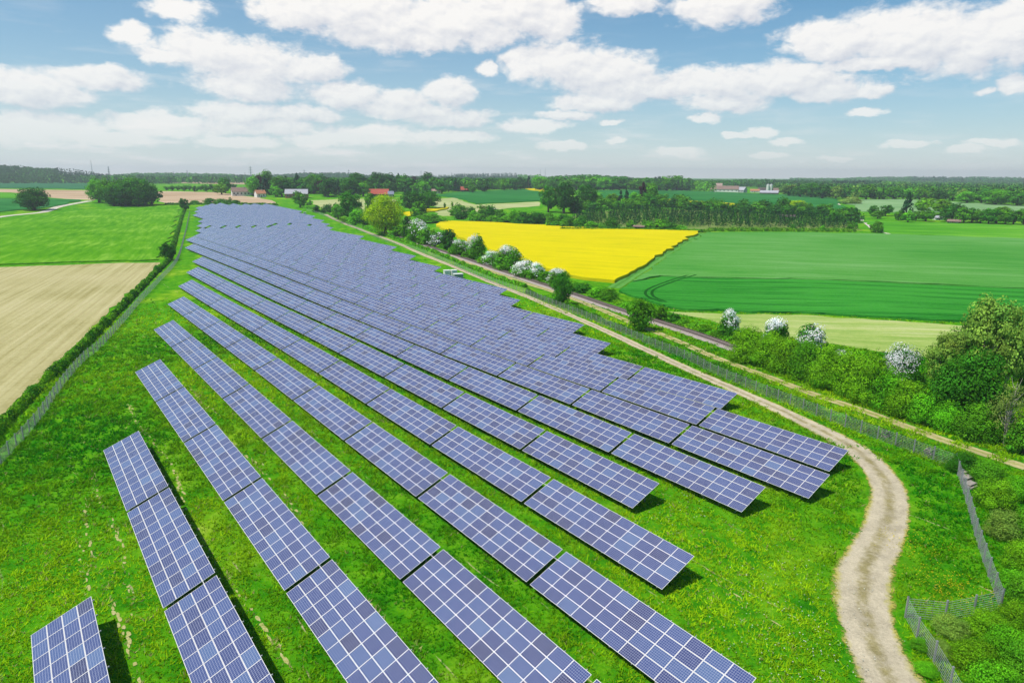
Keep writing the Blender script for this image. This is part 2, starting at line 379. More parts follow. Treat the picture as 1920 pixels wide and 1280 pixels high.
def field(name, px, mat, lift=0.08, jitter=0.006):
    """a crop or soil field draped over the terrain, as high as its crop"""
    P = np.array(G2(px)); out = []
    for a, b in zip(P, np.roll(P, -1, 0)):
        L = np.linalg.norm(b - a); d = np.hypot(*((a + b) / 2)); st = max(3.0, 0.02 * d)
        k = max(1, int(L / st)); nrm = np.array([-(b - a)[1], (b - a)[0]]) / max(L, 1e-6)
        for i in range(k):
            t = i / k; p = a + (b - a) * t
            if i: p = p + nrm * rngF.normal() * jitter * np.hypot(*p) * 0.5
            out.append(p)
    B = np.array(out); lo = B.min(0); hi = B.max(0); dm = np.hypot(*P.mean(0)); st = max(5.0, min(0.045 * dm, 45.0))
    gx, gy = np.meshgrid(np.arange(lo[0], hi[0], st), np.arange(lo[1], hi[1], st)); gx = gx.ravel() + 0.13; gy = gy.ravel() + 0.17
    m = inside(B, gx, gy); I = np.stack([gx[m], gy[m]], 1)
    if len(I):   # keep interior points off the outline
        dmin = np.min(np.hypot(I[:, None, 0] - B[None, :, 0], I[:, None, 1] - B[None, :, 1]), 1); I = I[dmin > st * 0.35]
    allp = np.vstack([B, I]) if len(I) else B
    r = geometry.delaunay_2d_cdt([Vector((float(p[0]), float(p[1]))) for p in allp], [], [list(range(len(B)))], 1, 1e-5)
    xy = np.array([[v.x, v.y] for v in r[0]]); tris = [list(f) for f in r[2]]
    z = height(xy[:, 0], xy[:, 1])
    V = [(x, y, zz + lift) for (x, y), zz in zip(xy, z)]
    # the crop's standing edge
    cnt = {}
    for f in tris:
        for a, b in zip(f, f[1:] + f[:1]): cnt[(a, b)] = 1
    n0 = len(V); V += [(x, y, zz - 0.3) for (x, y), zz in zip(xy, z)]
    side = [(b, a, a + n0, b + n0) for (a, b) in cnt if (b, a) not in cnt]
    me = mesh_np(name, V, tris + side, mat, smooth=False)
    o = obj(name, me); tag(o, kind='structure'); FIELDS[name] = P
    return o
def mk_fields():
    a_left = heading((100, 690), (270, 530)); a_lg = heading((232, 488), (318, 400))
    a_r = heading((1250, 522), (1850, 542))
    beige = field_mat('dry_soil', [(0.3, (0.26, 0.225, 0.085)), (0.5, (0.39, 0.345, 0.165)), (0.7, (0.48, 0.425, 0.235))], a_left, 0.012, 0.7, 0.03, 0.5, tram=(3.2, (0.33, 0.27, 0.13), 0.45))
    lgreen = field_mat('young_barley', [(0.3, (0.045, 0.20, 0.003)), (0.5, (0.085, 0.265, 0.006)), (0.68, (0.17, 0.35, 0.03))], a_lg, 0.05, 0.35, 0.02, 0.4, tram=(21.0, (0.05, 0.20, 0.008), 0.55))
    wheat = field_mat('green_wheat', [(0.3, (0.036, 0.20, 0.022)), (0.5, (0.078, 0.255, 0.042)), (0.72, (0.14, 0.31, 0.09))], a_r, 0.03, 0.5, 0.012, 0.5, tram=(24.0, (0.03, 0.18, 0.02), 0.4))
    wheatn = field_mat('near_wheat', [(0.3, (0.008, 0.12, 0.010)), (0.48, (0.032, 0.215, 0.022)), (0.7, (0.05, 0.27, 0.03))], a_r, 0.010, 0.5, 0.012, 0.6, tram=(9.0, (0.004, 0.075, 0.008), 0.85))
    wheat2 = field_mat('dark_wheat', [(0.3, (0.012, 0.105, 0.018)), (0.5, (0.022, 0.15, 0.030)), (0.7, (0.05, 0.21, 0.05))], a_r, 0.01, 0.12, 0.008, 0.3)
    bluewheat = field_mat('far_wheat', [(0.3, (0.016, 0.10, 0.035)), (0.5, (0.026, 0.13, 0.05)), (0.7, (0.05, 0.18, 0.08))], a_r + 0.4, 0.01, 0.1, 0.006, 0.3)
    rape = field_mat('rapeseed_bloom', [(0.28, (0.42, 0.39, 0.002)), (0.45, (0.53, 0.445, 0.001)), (0.7, (0.60, 0.50, 0.002))], a_r - 0.2, 0.03, 0.25, 0.03, 0.35)
    pale = field_mat('mown_meadow', [(0.3, (0.20, 0.27, 0.07)), (0.5, (0.34, 0.37, 0.15)), (0.7, (0.45, 0.44, 0.24))], a_r, 0.015, 0.25, 0.02, 0.3, tram=(9.0, (0.24, 0.31, 0.10), 0.35))
    hay = field_mat('hay_stubble', [(0.3, (0.17, 0.28, 0.045)), (0.5, (0.30, 0.37, 0.10)), (0.7, (0.42, 0.43, 0.19))], a_r, 0.02, 0.4, 0.03, 0.3, tram=(7.0, (0.17, 0.29, 0.06), 0.5))
    brown = field_mat('bare_soil', [(0.3, (0.30, 0.20, 0.115)), (0.5, (0.42, 0.30, 0.19)), (0.7, (0.50, 0.38, 0.26))], heading((300, 375), (500, 378)), 0.01, 0.06, 0.01, 0.2)
    palegreen = field_mat('pale_crop', [(0.3, (0.12, 0.24, 0.09)), (0.5, (0.17, 0.30, 0.12)), (0.7, (0.24, 0.36, 0.17))], a_r + 0.1, 0.01, 0.1, 0.01, 0.2)
    bright = field_mat('bright_meadow', [(0.3, (0.035, 0.19, 0.008)), (0.5, (0.07, 0.27, 0.012)), (0.7, (0.14, 0.34, 0.03))], a_r, 0.02, 0.2, 0.012, 0.3)
    field('barley_field', [(-160, 520), (0, 497), (150, 492), (298, 488), (318, 440), (334, 402), (340, 386), (270, 389), (170, 394), (80, 402), (0, 411), (-160, 428)], lgreen, 0.45)
    field('soil_field', [(-200, 960), (0, 787), (50, 737), (100, 688), (150, 638), (200, 590), (250, 546), (290, 508), (300, 492), (150, 496), (0, 501), (-200, 524)], beige, 0.05)
    field('wheat_strip_left', [(-160, 378), (0, 373), (95, 373), (150, 375), (128, 383), (70, 392), (0, 398), (-160, 410)], wheat2, 0.5)
    field('meadow_strip_left', [(-160, 363), (0, 362), (60, 365), (92, 371), (0, 371.5), (-160, 375)], bright, 0.1)
    field('soil_strip_left', [(-160, 352.5), (0, 354.5), (174, 357), (176, 376), (158, 374.5), (98, 371), (64, 364), (0, 360.5), (-160, 361)], brown, 0.05)
    field('wheat_field_left', [(-160, 337), (0, 338.5), (100, 341), (188, 346), (182, 355), (0, 353), (-160, 351)], bluewheat, 0.5)
    field('soil_field_village', [(292, 358.5), (400, 360.5), (470, 369), (500, 374), (518, 380), (512, 383), (400, 380.5), (310, 380.5), (296, 376)], brown, 0.05)
    field('stubble_field', [(284, 335.5), (380, 336.5), (466, 338.5), (464, 346), (400, 345), (300, 343)], brown, 0.05)
    field('mown_field', [(580, 376), (640, 373), (745, 374), (735, 384), (690, 395), (660, 404), (612, 396)], pale, 0.1)
    field('pale_field', [(815, 374), (850, 371), (893, 384), (1010, 378.5), (1012, 386), (960, 390), (905, 397), (862, 405), (830, 405), (815, 398), (842, 391), (808, 386)], pale, 0.1)
    field('wheat_hill', [(812, 367), (850, 362), (880, 359.5), (985, 355.5), (1018, 361), (1012, 377), (893, 383), (855, 372)], wheat2, 0.5)
    field('rapeseed_strip', [(756, 400), (800, 391.5), (842, 390), (838, 393), (800, 399), (764, 408)], rape, 1.0)
    field('rapeseed_hill', [(985, 354.5), (1040, 354), (1042, 360), (1015, 360.3)], rape, 1.0)
    field('rapeseed_field', [(818, 423), (838, 416), (900, 418), (1000, 423.5), (1080, 427.5), (1190, 432), (1309, 436), (1270, 462), (1215, 496), (1152, 531), (1100, 526), (1055, 518), (1000, 500), (940, 478), (880, 456), (838, 438)], rape, 1.1)
    field('wheat_field', [(1326, 437), (1500, 437), (1660, 440), (1920, 449), (2120, 456), (2120, 551), (1920, 543), (1650, 530), (1420, 524), (1240, 519), (1186, 530), (1200, 520), (1265, 474)], wheat, 0.6)
    field('wheat_field', [(1184, 532), (1240, 521), (1420, 526), (1650, 532), (1920, 545), (2120, 553), (2120, 640), (1920, 612.5), (1750, 603), (1500, 588), (1290, 583), (1235, 572), (1160, 548)], wheatn, 0.6)
    floor = field_mat('plantation_floor', [(0.3, (0.06, 0.13, 0.02)), (0.5, (0.12, 0.19, 0.035)), (0.7, (0.26, 0.27, 0.11))], a_r, 0.05, 0.3, 0.03, 0.3)
    field('plantation_ground', [(1060, 418), (1110, 424), (1230, 428), (1330, 430), (1480, 431), (1618, 432), (1604, 416), (1480, 405), (1380, 398), (1240, 391), (1110, 397), (1080, 402)], floor, 0.05)
    field('meadow_field', [(1610, 414), (1700, 417), (1920, 421), (2120, 425), (2120, 454), (1920, 447.5), (1670, 438.5)], bright, 0.15)
    field('hay_meadow', [(1255, 585), (1400, 590), (1500, 591), (1750, 607), (1920, 616), (2120, 640), (2120, 720), (1920, 690), (1720, 668), (1600, 652), (1400, 620), (1330, 600)], hay, 0.12)
    field('wheat_plateau', [(1122, 357.5), (1240, 357), (1340, 360), (1410, 363), (1500, 366), (1568, 373), (1590, 398), (1470, 391), (1440, 387), (1250, 373), (1130, 372)], wheat2, 0.5)
    field('rapeseed_plateau', [(1228, 373.5), (1260, 375), (1350, 381), (1442, 388.5), (1430, 392), (1330, 386), (1245, 379)], rape, 1.0)
    field('pale_crop_field', [(1586, 378), (1610, 374.5), (1690, 374), (1920, 386), (2100, 392), (2100, 405), (1920, 398.5), (1700, 399), (1615, 397)], palegreen, 0.4)
mk_fields()

# ------------------------------------------------------------------ tracks, ballast and rails
def densify(P, st):
    P = [np.array(p[:2], float) for p in P]
    # Catmull-Rom through the points
    Q = [2 * P[0] - P[1]] + P + [2 * P[-1] - P[-2]]; out = []
    for i in range(1, len(Q) - 2):
        p0, p1, p2, p3 = Q[i - 1:i + 3]; k = max(1, int(np.linalg.norm(p2 - p1) / st))
        for j in range(k):
            t = j / k
            out.append(0.5 * ((2 * p1) + (p2 - p0) * t + (2 * p0 - 5 * p1 + 4 * p2 - p3) * t * t + (3 * p1 - p0 - 3 * p2 + p3) * t ** 3))
    out.append(P[-1]); return np.array(out)
def normals(P):
    T = np.gradient(P, axis=0); T /= np.linalg.norm(T, axis=1)[:, None] + 1e-9
    return np.stack([-T[:, 1], T[:, 0]], 1)
def ribbon(name, P, width, mat, lift=0.06, cross=10, ragged=0.0, seed=1, crown=0.0, profile=None):
    rg = np.random.default_rng(seed); N = normals(P); W = np.broadcast_to(np.asarray(width, float), (len(P),))
    V = []; UVs = []; dist = np.concatenate([[0], np.cumsum(np.linalg.norm(np.diff(P, axis=0), axis=1))])
    jl = np.convolve(rg.normal(size=len(P) + 8), np.ones(5) / 5, 'same')[:len(P)] * ragged; jr = np.convolve(rg.normal(size=len(P) + 8), np.ones(5) / 5, 'same')[:len(P)] * ragged
    prof = profile or [(-1 + 2 * i / cross, crown * (1 - (-1 + 2 * i / cross) ** 2)) for i in range(cross + 1)]
    for i in range(len(P)):
        for s, zz in prof:
            w = W[i] / 2 * s + (jl[i] if s < 0 else jr[i]) * abs(s) ** 3
            x, y = P[i] + N[i] * w; V.append((x, y, zz)); UVs.append((s, dist[i]))
    V = np.array(V); V[:, 2] += height(V[:, 0], V[:, 1]) + lift
    m = len(prof); i = np.arange(len(P) - 1)[:, None] * m; j = np.arange(m - 1)[None, :]
    F = np.stack([i + j, i + j + 1, i + m + j + 1, i + m + j], -1).reshape(-1, 4)[:, ::-1]
    uv = np.array(UVs)[F.ravel()]
    o = obj(name, mesh_np(name, V, F, mat, uv=uv, smooth=True)); return o
def track_mat(name, rut, mid, edge, wid=1.0):
    m, n, l, b = new_mat(name); t = NT(m)
    uvn = n.new('ShaderNodeUVMap'); sp = n.new('ShaderNodeSeparateXYZ'); l.new(uvn.outputs[0], sp.inputs[0])
    s = t.math('ADD', t.math('ABSOLUTE', t.math('ADD', sp.outputs[0], t.math('MULTIPLY', t.math('SUBTRACT', t.noise(0.25, 3), 0.5), 0.35))), t.math('MULTIPLY', t.math('SUBTRACT', t.noise(1.6, 5, 0.7), 0.5), 0.5))
    f = t.noise(4.0, 6, 0.75); big = t.noise(0.6, 4, 0.6)
    k = t.math('ADD', t.math('MULTIPLY', f, 0.55), t.math('MULTIPLY', big, 0.45))
    cr = t.ramp(k, [(0.3, tuple(c * 0.62 for c in rut)), (0.5, rut), (0.68, tuple(min(1, c * 1.3) for c in rut))])
    cm_ = t.ramp(k, [(0.32, tuple(c * 0.6 for c in mid)), (0.6, mid), (0.75, rut)])
    ce = t.ramp(k, [(0.3, tuple(c * 0.75 for c in edge)), (0.6, edge), (0.8, mid)])
    broken = t.math('MULTIPLY', t.math('SUBTRACT', 1.0, t.step(s, 0.05 * wid, 0.36 * wid)), t.step(t.noise(0.7, 5, 0.7), 0.30, 0.58))
    c = t.mix(broken, cr, cm_)
    c = t.mix(t.math('MULTIPLY', t.step(t.noise(0.28, 6, 0.75), 0.5, 0.66), 0.55), c, tuple(q_ * 0.72 for q_ in rut))
    c = t.mix(t.math('MULTIPLY', t.step(t.noise(9.0, 3, 0.8), 0.60, 0.72), 0.7), c, tuple(min(1, q_ * 1.45) for q_ in rut))
    c = t.mix(t.step(s, 0.66, 0.92), c, ce)
    l.new(c, b.inputs['Base Color']); b.inputs['Roughness'].default_value = 1.0; b.inputs['Specular IOR Level'].default_value = 0.0
    edge_n = t.math('ADD', t.math('ABSOLUTE', sp.outputs[0]), t.math('ADD', t.math('MULTIPLY', t.math('SUBTRACT', t.noise(0.9, 5, 0.7), 0.5), 0.7), t.math('MULTIPLY', t.math('SUBTRACT', t.noise(5.0, 3, 0.7), 0.5), 0.5)))
    l.new(t.step(edge_n, 0.98, 0.80), b.inputs['Alpha'])
    t.bump(k, b, 1.0, 0.2); return m
TR_PX = [(1760, 1430), (1700, 1335), (1665, 1270), (1636, 1200), (1620, 1140), (1620, 1070), (1655, 1000), (1668, 940), (1657, 900), (1634, 869), (1612, 849), (1582, 829), (1520, 797), (1450, 763), (1380, 732), (1300, 697), (1210, 655),
         (1130, 618), (1060, 587), (990, 557), (920, 529), (850, 500), (790, 476), (735, 452), (680, 432), (640, 417), (610, 402)]
TRACK = densify(G2(TR_PX), 1.2)
GP = []
def mk_tracks():
    tm = track_mat('dirt_track', (0.46, 0.39, 0.275), (0.31, 0.26, 0.12), (0.40, 0.36, 0.08))
    d = np.hypot(TRACK[:, 0], TRACK[:, 1]); w = np.interp(d, [45, 60, 85, 110, 200, 500], [4.3, 4.7, 4.0, 2.8, 2.6, 3.2])
    tag(ribbon('dirt_track', TRACK, w, tm, 0.07, 16, 0.3, 3), kind='structure')
    gm = track_mat('grass_path', (0.42, 0.36, 0.17), (0.24, 0.27, 0.05), (0.09, 0.25, 0.015), 1.2)
    P = densify(G2([(2100, 935), (1914, 873), (1763, 823), (1612, 768), (1521, 738), (1430, 703), (1340, 670), (1267, 638), (1174, 601), (1110, 574), (1040, 548), (960, 523), (890, 497), (820, 473), (765, 455)]), 2.2)
    GP.append(P)
    tag(ribbon('grass_path', P, 2.6, gm, 0.06, 8, 0.3, 5), kind='structure')
    wm = track_mat('gravel_road', (0.55, 0.50, 0.42), (0.48, 0.44, 0.33), (0.3, 0.33, 0.14))
    for px, w in (([(-100, 428), (0, 407), (80, 398), (110, 388), (168, 377)], 7.0), ([(1566, 379), (1574, 386), (1584, 395), (1592, 399)], 5.0), ([(1600, 400), (1625, 420), (1640, 431), (1668, 439)], 3.0),
                  ([(1660, 441), (1326, 436)], 2.0), ([(855, 408), (905, 398), (930, 391)], 4.0)):
        tag(ribbon('farm_road', densify(G2(px), 5.0), w, wm, 0.12, 6, 0.4, 9), kind='structure')
    tl = plain('tramline_green', (0.008, 0.075, 0.008), 1.0, 0.3, 1, 0, 0)
    for o_ in (0, 1):
        o = ribbon('tramline', densify(G2([(1287 - 13 * o_ + 18, 517 + 1), (1262 - 13 * o_ + 10, 528), (1232 - 12 * o_, 543), (1222 - 12 * o_, 552), (1228 - 11 * o_, 561), (1250 - 8 * o_, 570)]), 2.0), 0.9, tl, 0.64, 2, 0.1, 30 + o_); tag(o, kind='structure')
    dm = track_mat('field_margin', (0.10, 0.28, 0.05), (0.05, 0.2, 0.02), (0.10, 0.26, 0.02))
    tag(ribbon('field_margin', densify(G2([(1316, 437), (1260, 470), (1200, 508), (1150, 540)]), 4.0), 5.0, dm, 0.05, 6, 0.6, 4), kind='structure')
    # railway
    rp = G2([(1367, 650), (1288, 621), (1224, 602), (1169, 585), (1080, 554), (1036, 540), (934, 507), (867, 484), (804, 463), (770, 452)])
    d0 = rp[0] - rp[1]; d0 /= np.linalg.norm(d0)
    rp = [rp[0] + d0 * 60, rp[0] + d0 * 30] + rp
    d1 = rp[-1] - rp[-2]; d1 /= np.linalg.norm(d1); rp += [rp[-1] + d1 * 60]
    RP = densify(rp, 2.0)
    k = np.ones(15) / 15; pad = np.vstack([np.repeat(RP[:1], 7, 0), RP, np.repeat(RP[-1:], 7, 0)])
    GP.append(RP)
    RP = np.stack([np.convolve(pad[:, 0], k, 'valid'), np.convolve(pad[:, 1], k, 'valid')], 1)
    m, n, l, b = new_mat('ballast'); t = NT(m)
    f = t.noise(6.0, 5, 0.7); l.new(t.ramp(f, [(0.3, (0.16, 0.12, 0.10)), (0.55, (0.36, 0.30, 0.27)), (0.75, (0.50, 0.44, 0.40))]), b.inputs['Base Color']); b.inputs['Roughness'].default_value = 0.95
    t.bump(f, b, 1.0, 0.1)
    tag(ribbon('railway_bed', RP, 4.4, m, 0.05, profile=[(-1, 0), (-0.62, 0.32), (-0.3, 0.36), (0, 0.36), (0.3, 0.36), (0.62, 0.32), (1, 0)]), kind='structure')
    mid = RP[len(RP) // 2]; zb = h1(*mid)
    root = empty('railway_track', (mid[0], mid[1], zb), 0, 'single railway track with rusty steel rails running past the yellow rapeseed field', 'railway track')
    N = normals(RP); steel = plain('rail_steel', (0.16, 0.12, 0.11), 0.45, 0.2, 2, 0.6); conc = plain('sleeper_wood', (0.25, 0.20, 0.17), 0.9, 0.3, 5)
    Z = height(RP[:, 0], RP[:, 1])
    for s in (-0.7525, 0.7525):
        mb = MB()
        for i in range(len(RP) - 1):
            p = RP[i] + N[i] * s; q_ = RP[i + 1] + N[i + 1] * s
            mb.bar((p[0] - mid[0], p[1] - mid[1], Z[i] - zb + 0.56), (q_[0] - mid[0], q_[1] - mid[1], Z[i + 1] - zb + 0.56), 0.10, 0.16)
        mb.build('rail', steel, root)
    sl = MB(); L = np.concatenate([[0], np.cumsum(np.linalg.norm(np.diff(RP, axis=0), axis=1))])
    for q_ in np.arange(0, L[-1], 0.65):
        x = np.interp(q_, L, RP[:, 0]); y = np.interp(q_, L, RP[:, 1]); nx = np.interp(q_, L, N[:, 0]); ny = np.interp(q_, L, N[:, 1]); z = np.interp(q_, L, Z)
        sl.bar((x - nx * 1.3 - mid[0], y - ny * 1.3 - mid[1], z - zb + 0.43), (x + nx * 1.3 - mid[0], y + ny * 1.3 - mid[1], z - zb + 0.43), 0.26, 0.12)
    tag(sl.build('sleepers', conc, root), kind='stuff')
mk_tracks()

# ------------------------------------------------------------------ solar tables
PN, N0, TILT, BM, AM = 8.2395, 1.179, R(22.196), 1.0591, 1.66
MODS, PITCH_U = 11, 18.72
def pv_mat():
    m, n, l, b = new_mat('pv_cells'); t = NT(m)
    uvn = n.new('ShaderNodeUVMap'); sp = n.new('ShaderNodeSeparateXYZ'); l.new(uvn.outputs[0], sp.inputs[0])
    at = n.new('ShaderNodeAttribute'); at.attribute_name = 'rnd'
    oi = n.new('ShaderNodeObjectInfo')
    w = n.new('ShaderNodeTexWhiteNoise'); w.noise_dimensions = '1D'
    l.new(t.math('ADD', t.math('MULTIPLY', oi.outputs['Random'], 97.3), t.math('MULTIPLY', at.outputs['Fac'], 53.7)), w.inputs['W'])
    tone = t.ramp(w.outputs['Value'], [(0.0, (0.027, 0.023, 0.070)), (0.15, (0.029, 0.036, 0.122)), (0.6, (0.036, 0.052, 0.162)), (0.9, (0.046, 0.074, 0.190)), (1.0, (0.068, 0.112, 0.23))])
    cells = t.noise(2.3, 2, 0.5, vec=None)
    tone = t.mix(t.step(cells, 0.35, 0.7), tone, t.mix(0.86, (0.11, 0.12, 0.24), tone))
    def lines(sock, width):
        fr = t.math('ABSOLUTE', t.math('SUBTRACT', t.math('FRACT', sock), 0.5))
        return t.math('GREATER_THAN', fr, 0.5 - width)
    g = t.math('MAXIMUM', lines(sp.outputs[0], 0.045), lines(sp.outputs[1], 0.055))
    bus = lines(t.math('ADD', t.math('MULTIPLY', sp.outputs[1], 2.0), 0.0), 0.05)
    g = t.math('MAXIMUM', g, t.math('MULTIPLY', bus, 0.25))
    c = t.mix(t.math('MULTIPLY', g, 0.8), tone, (0.40, 0.41, 0.50))
    l.new(c, b.inputs['Base Color']); b.inputs['Roughness'].default_value = 0.11; b.inputs['IOR'].default_value = 1.62
    b.inputs['Specular IOR Level'].default_value = 0.5; b.inputs['Coat Weight'].default_value = 0.0
    return m
PV = pv_mat(); ALU = plain('anodised_aluminium', (0.66, 0.62, 0.60), 0.5, 0.06, 0.7, 0.1, 0.4); ZINC = plain('galvanised_steel', (0.34, 0.34, 0.34), 0.55, 0.15, 2, 0.4)
BACK = plain('panel_backsheet', (0.30, 0.30, 0.31), 0.8, 0.05, 1)
LZ = 0.80     # height of the lower table edge
cT, sT = math.cos(TILT), math.sin(TILT)
def tpt(x, s, o=0.0):
    """x along the row, s up the slope from the lower edge, o off the panel plane"""
    return (x, s * cT - 4 * BM * cT + 2.0 - o * sT, LZ + s * sT + o * cT)
def module_geo(x0, s0, frame=True, glass=True):
    fw = 0.031; x1, s1 = x0 + AM - 0.012, s0 + BM - 0.012; V, F, fm, uv = [], [], [], []
    def quad(pts, m, uvs=None):
        b = len(V); V.extend(pts); F.append((b, b + 1, b + 2, b + 3)); fm.append(m); uv.extend(uvs or [(0.2, 0.2)] * 4)
    a, b_, c, d = (x0 + fw, s0 + fw), (x1 - fw, s0 + fw), (x1 - fw, s1 - fw), (x0 + fw, s1 - fw)
    A, B, Cc, D = (x0, s0), (x1, s0), (x1, s1), (x0, s1)
    if glass: quad([tpt(*p, 0.0) for p in (a, b_, c, d)], 0, [(0, 0), (10, 0), (10, 6), (0, 6)])
    if frame:
        for (p, q_, r, s_) in ((A, B, b_, a), (B, Cc, c, b_), (Cc, D, d, c), (D, A, a, d)):
            quad([tpt(*p, 0.006), tpt(*q_, 0.006), tpt(*r, 0.006), tpt(*s_, 0.006)], 1)
            quad([tpt(*p, -0.036), tpt(*q_, -0.036), tpt(*q_, 0.006), tpt(*p, 0.006)], 1)
        quad([tpt(*D, -0.034), tpt(*Cc, -0.034), tpt(*B, -0.034), tpt(*A, -0.034)], 2)
    return V, F, fm, uv
def array_mesh(n):
    rg = random.Random(n); V, F, fm, uv, at = [], [], [], [], []
    for i in range(n):
        for j in range(4):
            v, f, m_, u_ = module_geo(i * AM - n * AM / 2, j * BM); b = len(V); V += v; F += [tuple(q_ + b for q_ in x) for x in f]; fm += m_; uv += u_
            at += [rg.random()] * len(f)
    return mesh_np('panel_array', V, np.array(F), None, mats=[PV, ALU, BACK], fmat=fm, uv=uv, attr=at)
def support_mesh(n):
    mb = MB(); L = n * AM; S = 4 * BM
    for k in range(int(L / 2.25) + 1):
        x = -L / 2 + 0.55 + k * (L - 1.1) / int(L / 2.25); mb.bar(tpt(x, -0.04, -0.10), tpt(x, S + 0.11, -0.10), 0.07, 0.09)
    for s in (0.75, 3.3): mb.bar(tpt(-L / 2 + 0.05, s, -0.20), tpt(L / 2 - 0.05, s, -0.20), 0.08, 0.1)
    return mb.mesh('support_frame', ZINC)
def post_mesh():
    mb = MB()
    for s in (0.75, 3.3):
        p = tpt(0, s, -0.25); mb.bar((0, p[1], -0.6), (0, p[1], p[2]), 0.10, 0.07)
    a = tpt(0, 0.75, -0.25); b = tpt(0, 3.3, -0.25); mb.bar((0.02, a[1], 0.35), (0.02, b[1], b[2] - 0.1), 0.05)
    return mb.mesh('post', ZINC)
def conn_mesh(L):
    mb = MB(); mb.bar(tpt(L / 2 - 0.02, 3 * BM, -0.03), tpt(L / 2 + 0.48, 3 * BM, -0.03), 0.05, 0.04); return mb.mesh('connector_bar', ALU)
ARR = {n: array_mesh(n) for n in (11, 8)}; SUP = {n: support_mesh(n) for n in (11, 8)}; POST = post_mesh(); CONN = conn_mesh(11 * AM)
def single_module():
    v, f, m_, u_ = module_geo(0, 0); me = mesh_np('solar_module', v, np.array(f), None, mats=[PV, ALU, BACK], fmat=m_, uv=u_, attr=[0.0] * len(f)); return me
def glass_frame():
    v, f, m_, u_ = module_geo(0, 0, frame=False); g = mesh_np('solar_module', v, np.array(f), None, mats=[PV, ALU, BACK], fmat=m_, uv=u_, attr=[0.0])
    v, f, m_, u_ = module_geo(0, 0, glass=False); r = mesh_np('module_frame', v, np.array(f), None, mats=[PV, ALU, BACK], fmat=m_, uv=u_, attr=[0.0] * len(f)); return g, r
MOD = single_module(); GLASS, FRAME = glass_frame()
_o = np.array(tpt(0, 0))
ORD = ['first','second','third','fourth','fifth','sixth','seventh','eighth','ninth','tenth','eleventh','twelfth','thirteenth','fourteenth','fifteenth','sixteenth','seventeenth','eighteenth','nineteenth','twentieth','twenty-first','twenty-second','twenty-third','twenty-fourth','twenty-fifth','twenty-sixth','twenty-seventh','twenty-eighth']
def project(p):
    q_ = np.array([p[0], p[1], p[2] - HC]); z = q_ @ FW; return 960 + F_PX * (q_ @ RT) / z, 640 - F_PX * (q_ @ UP) / z
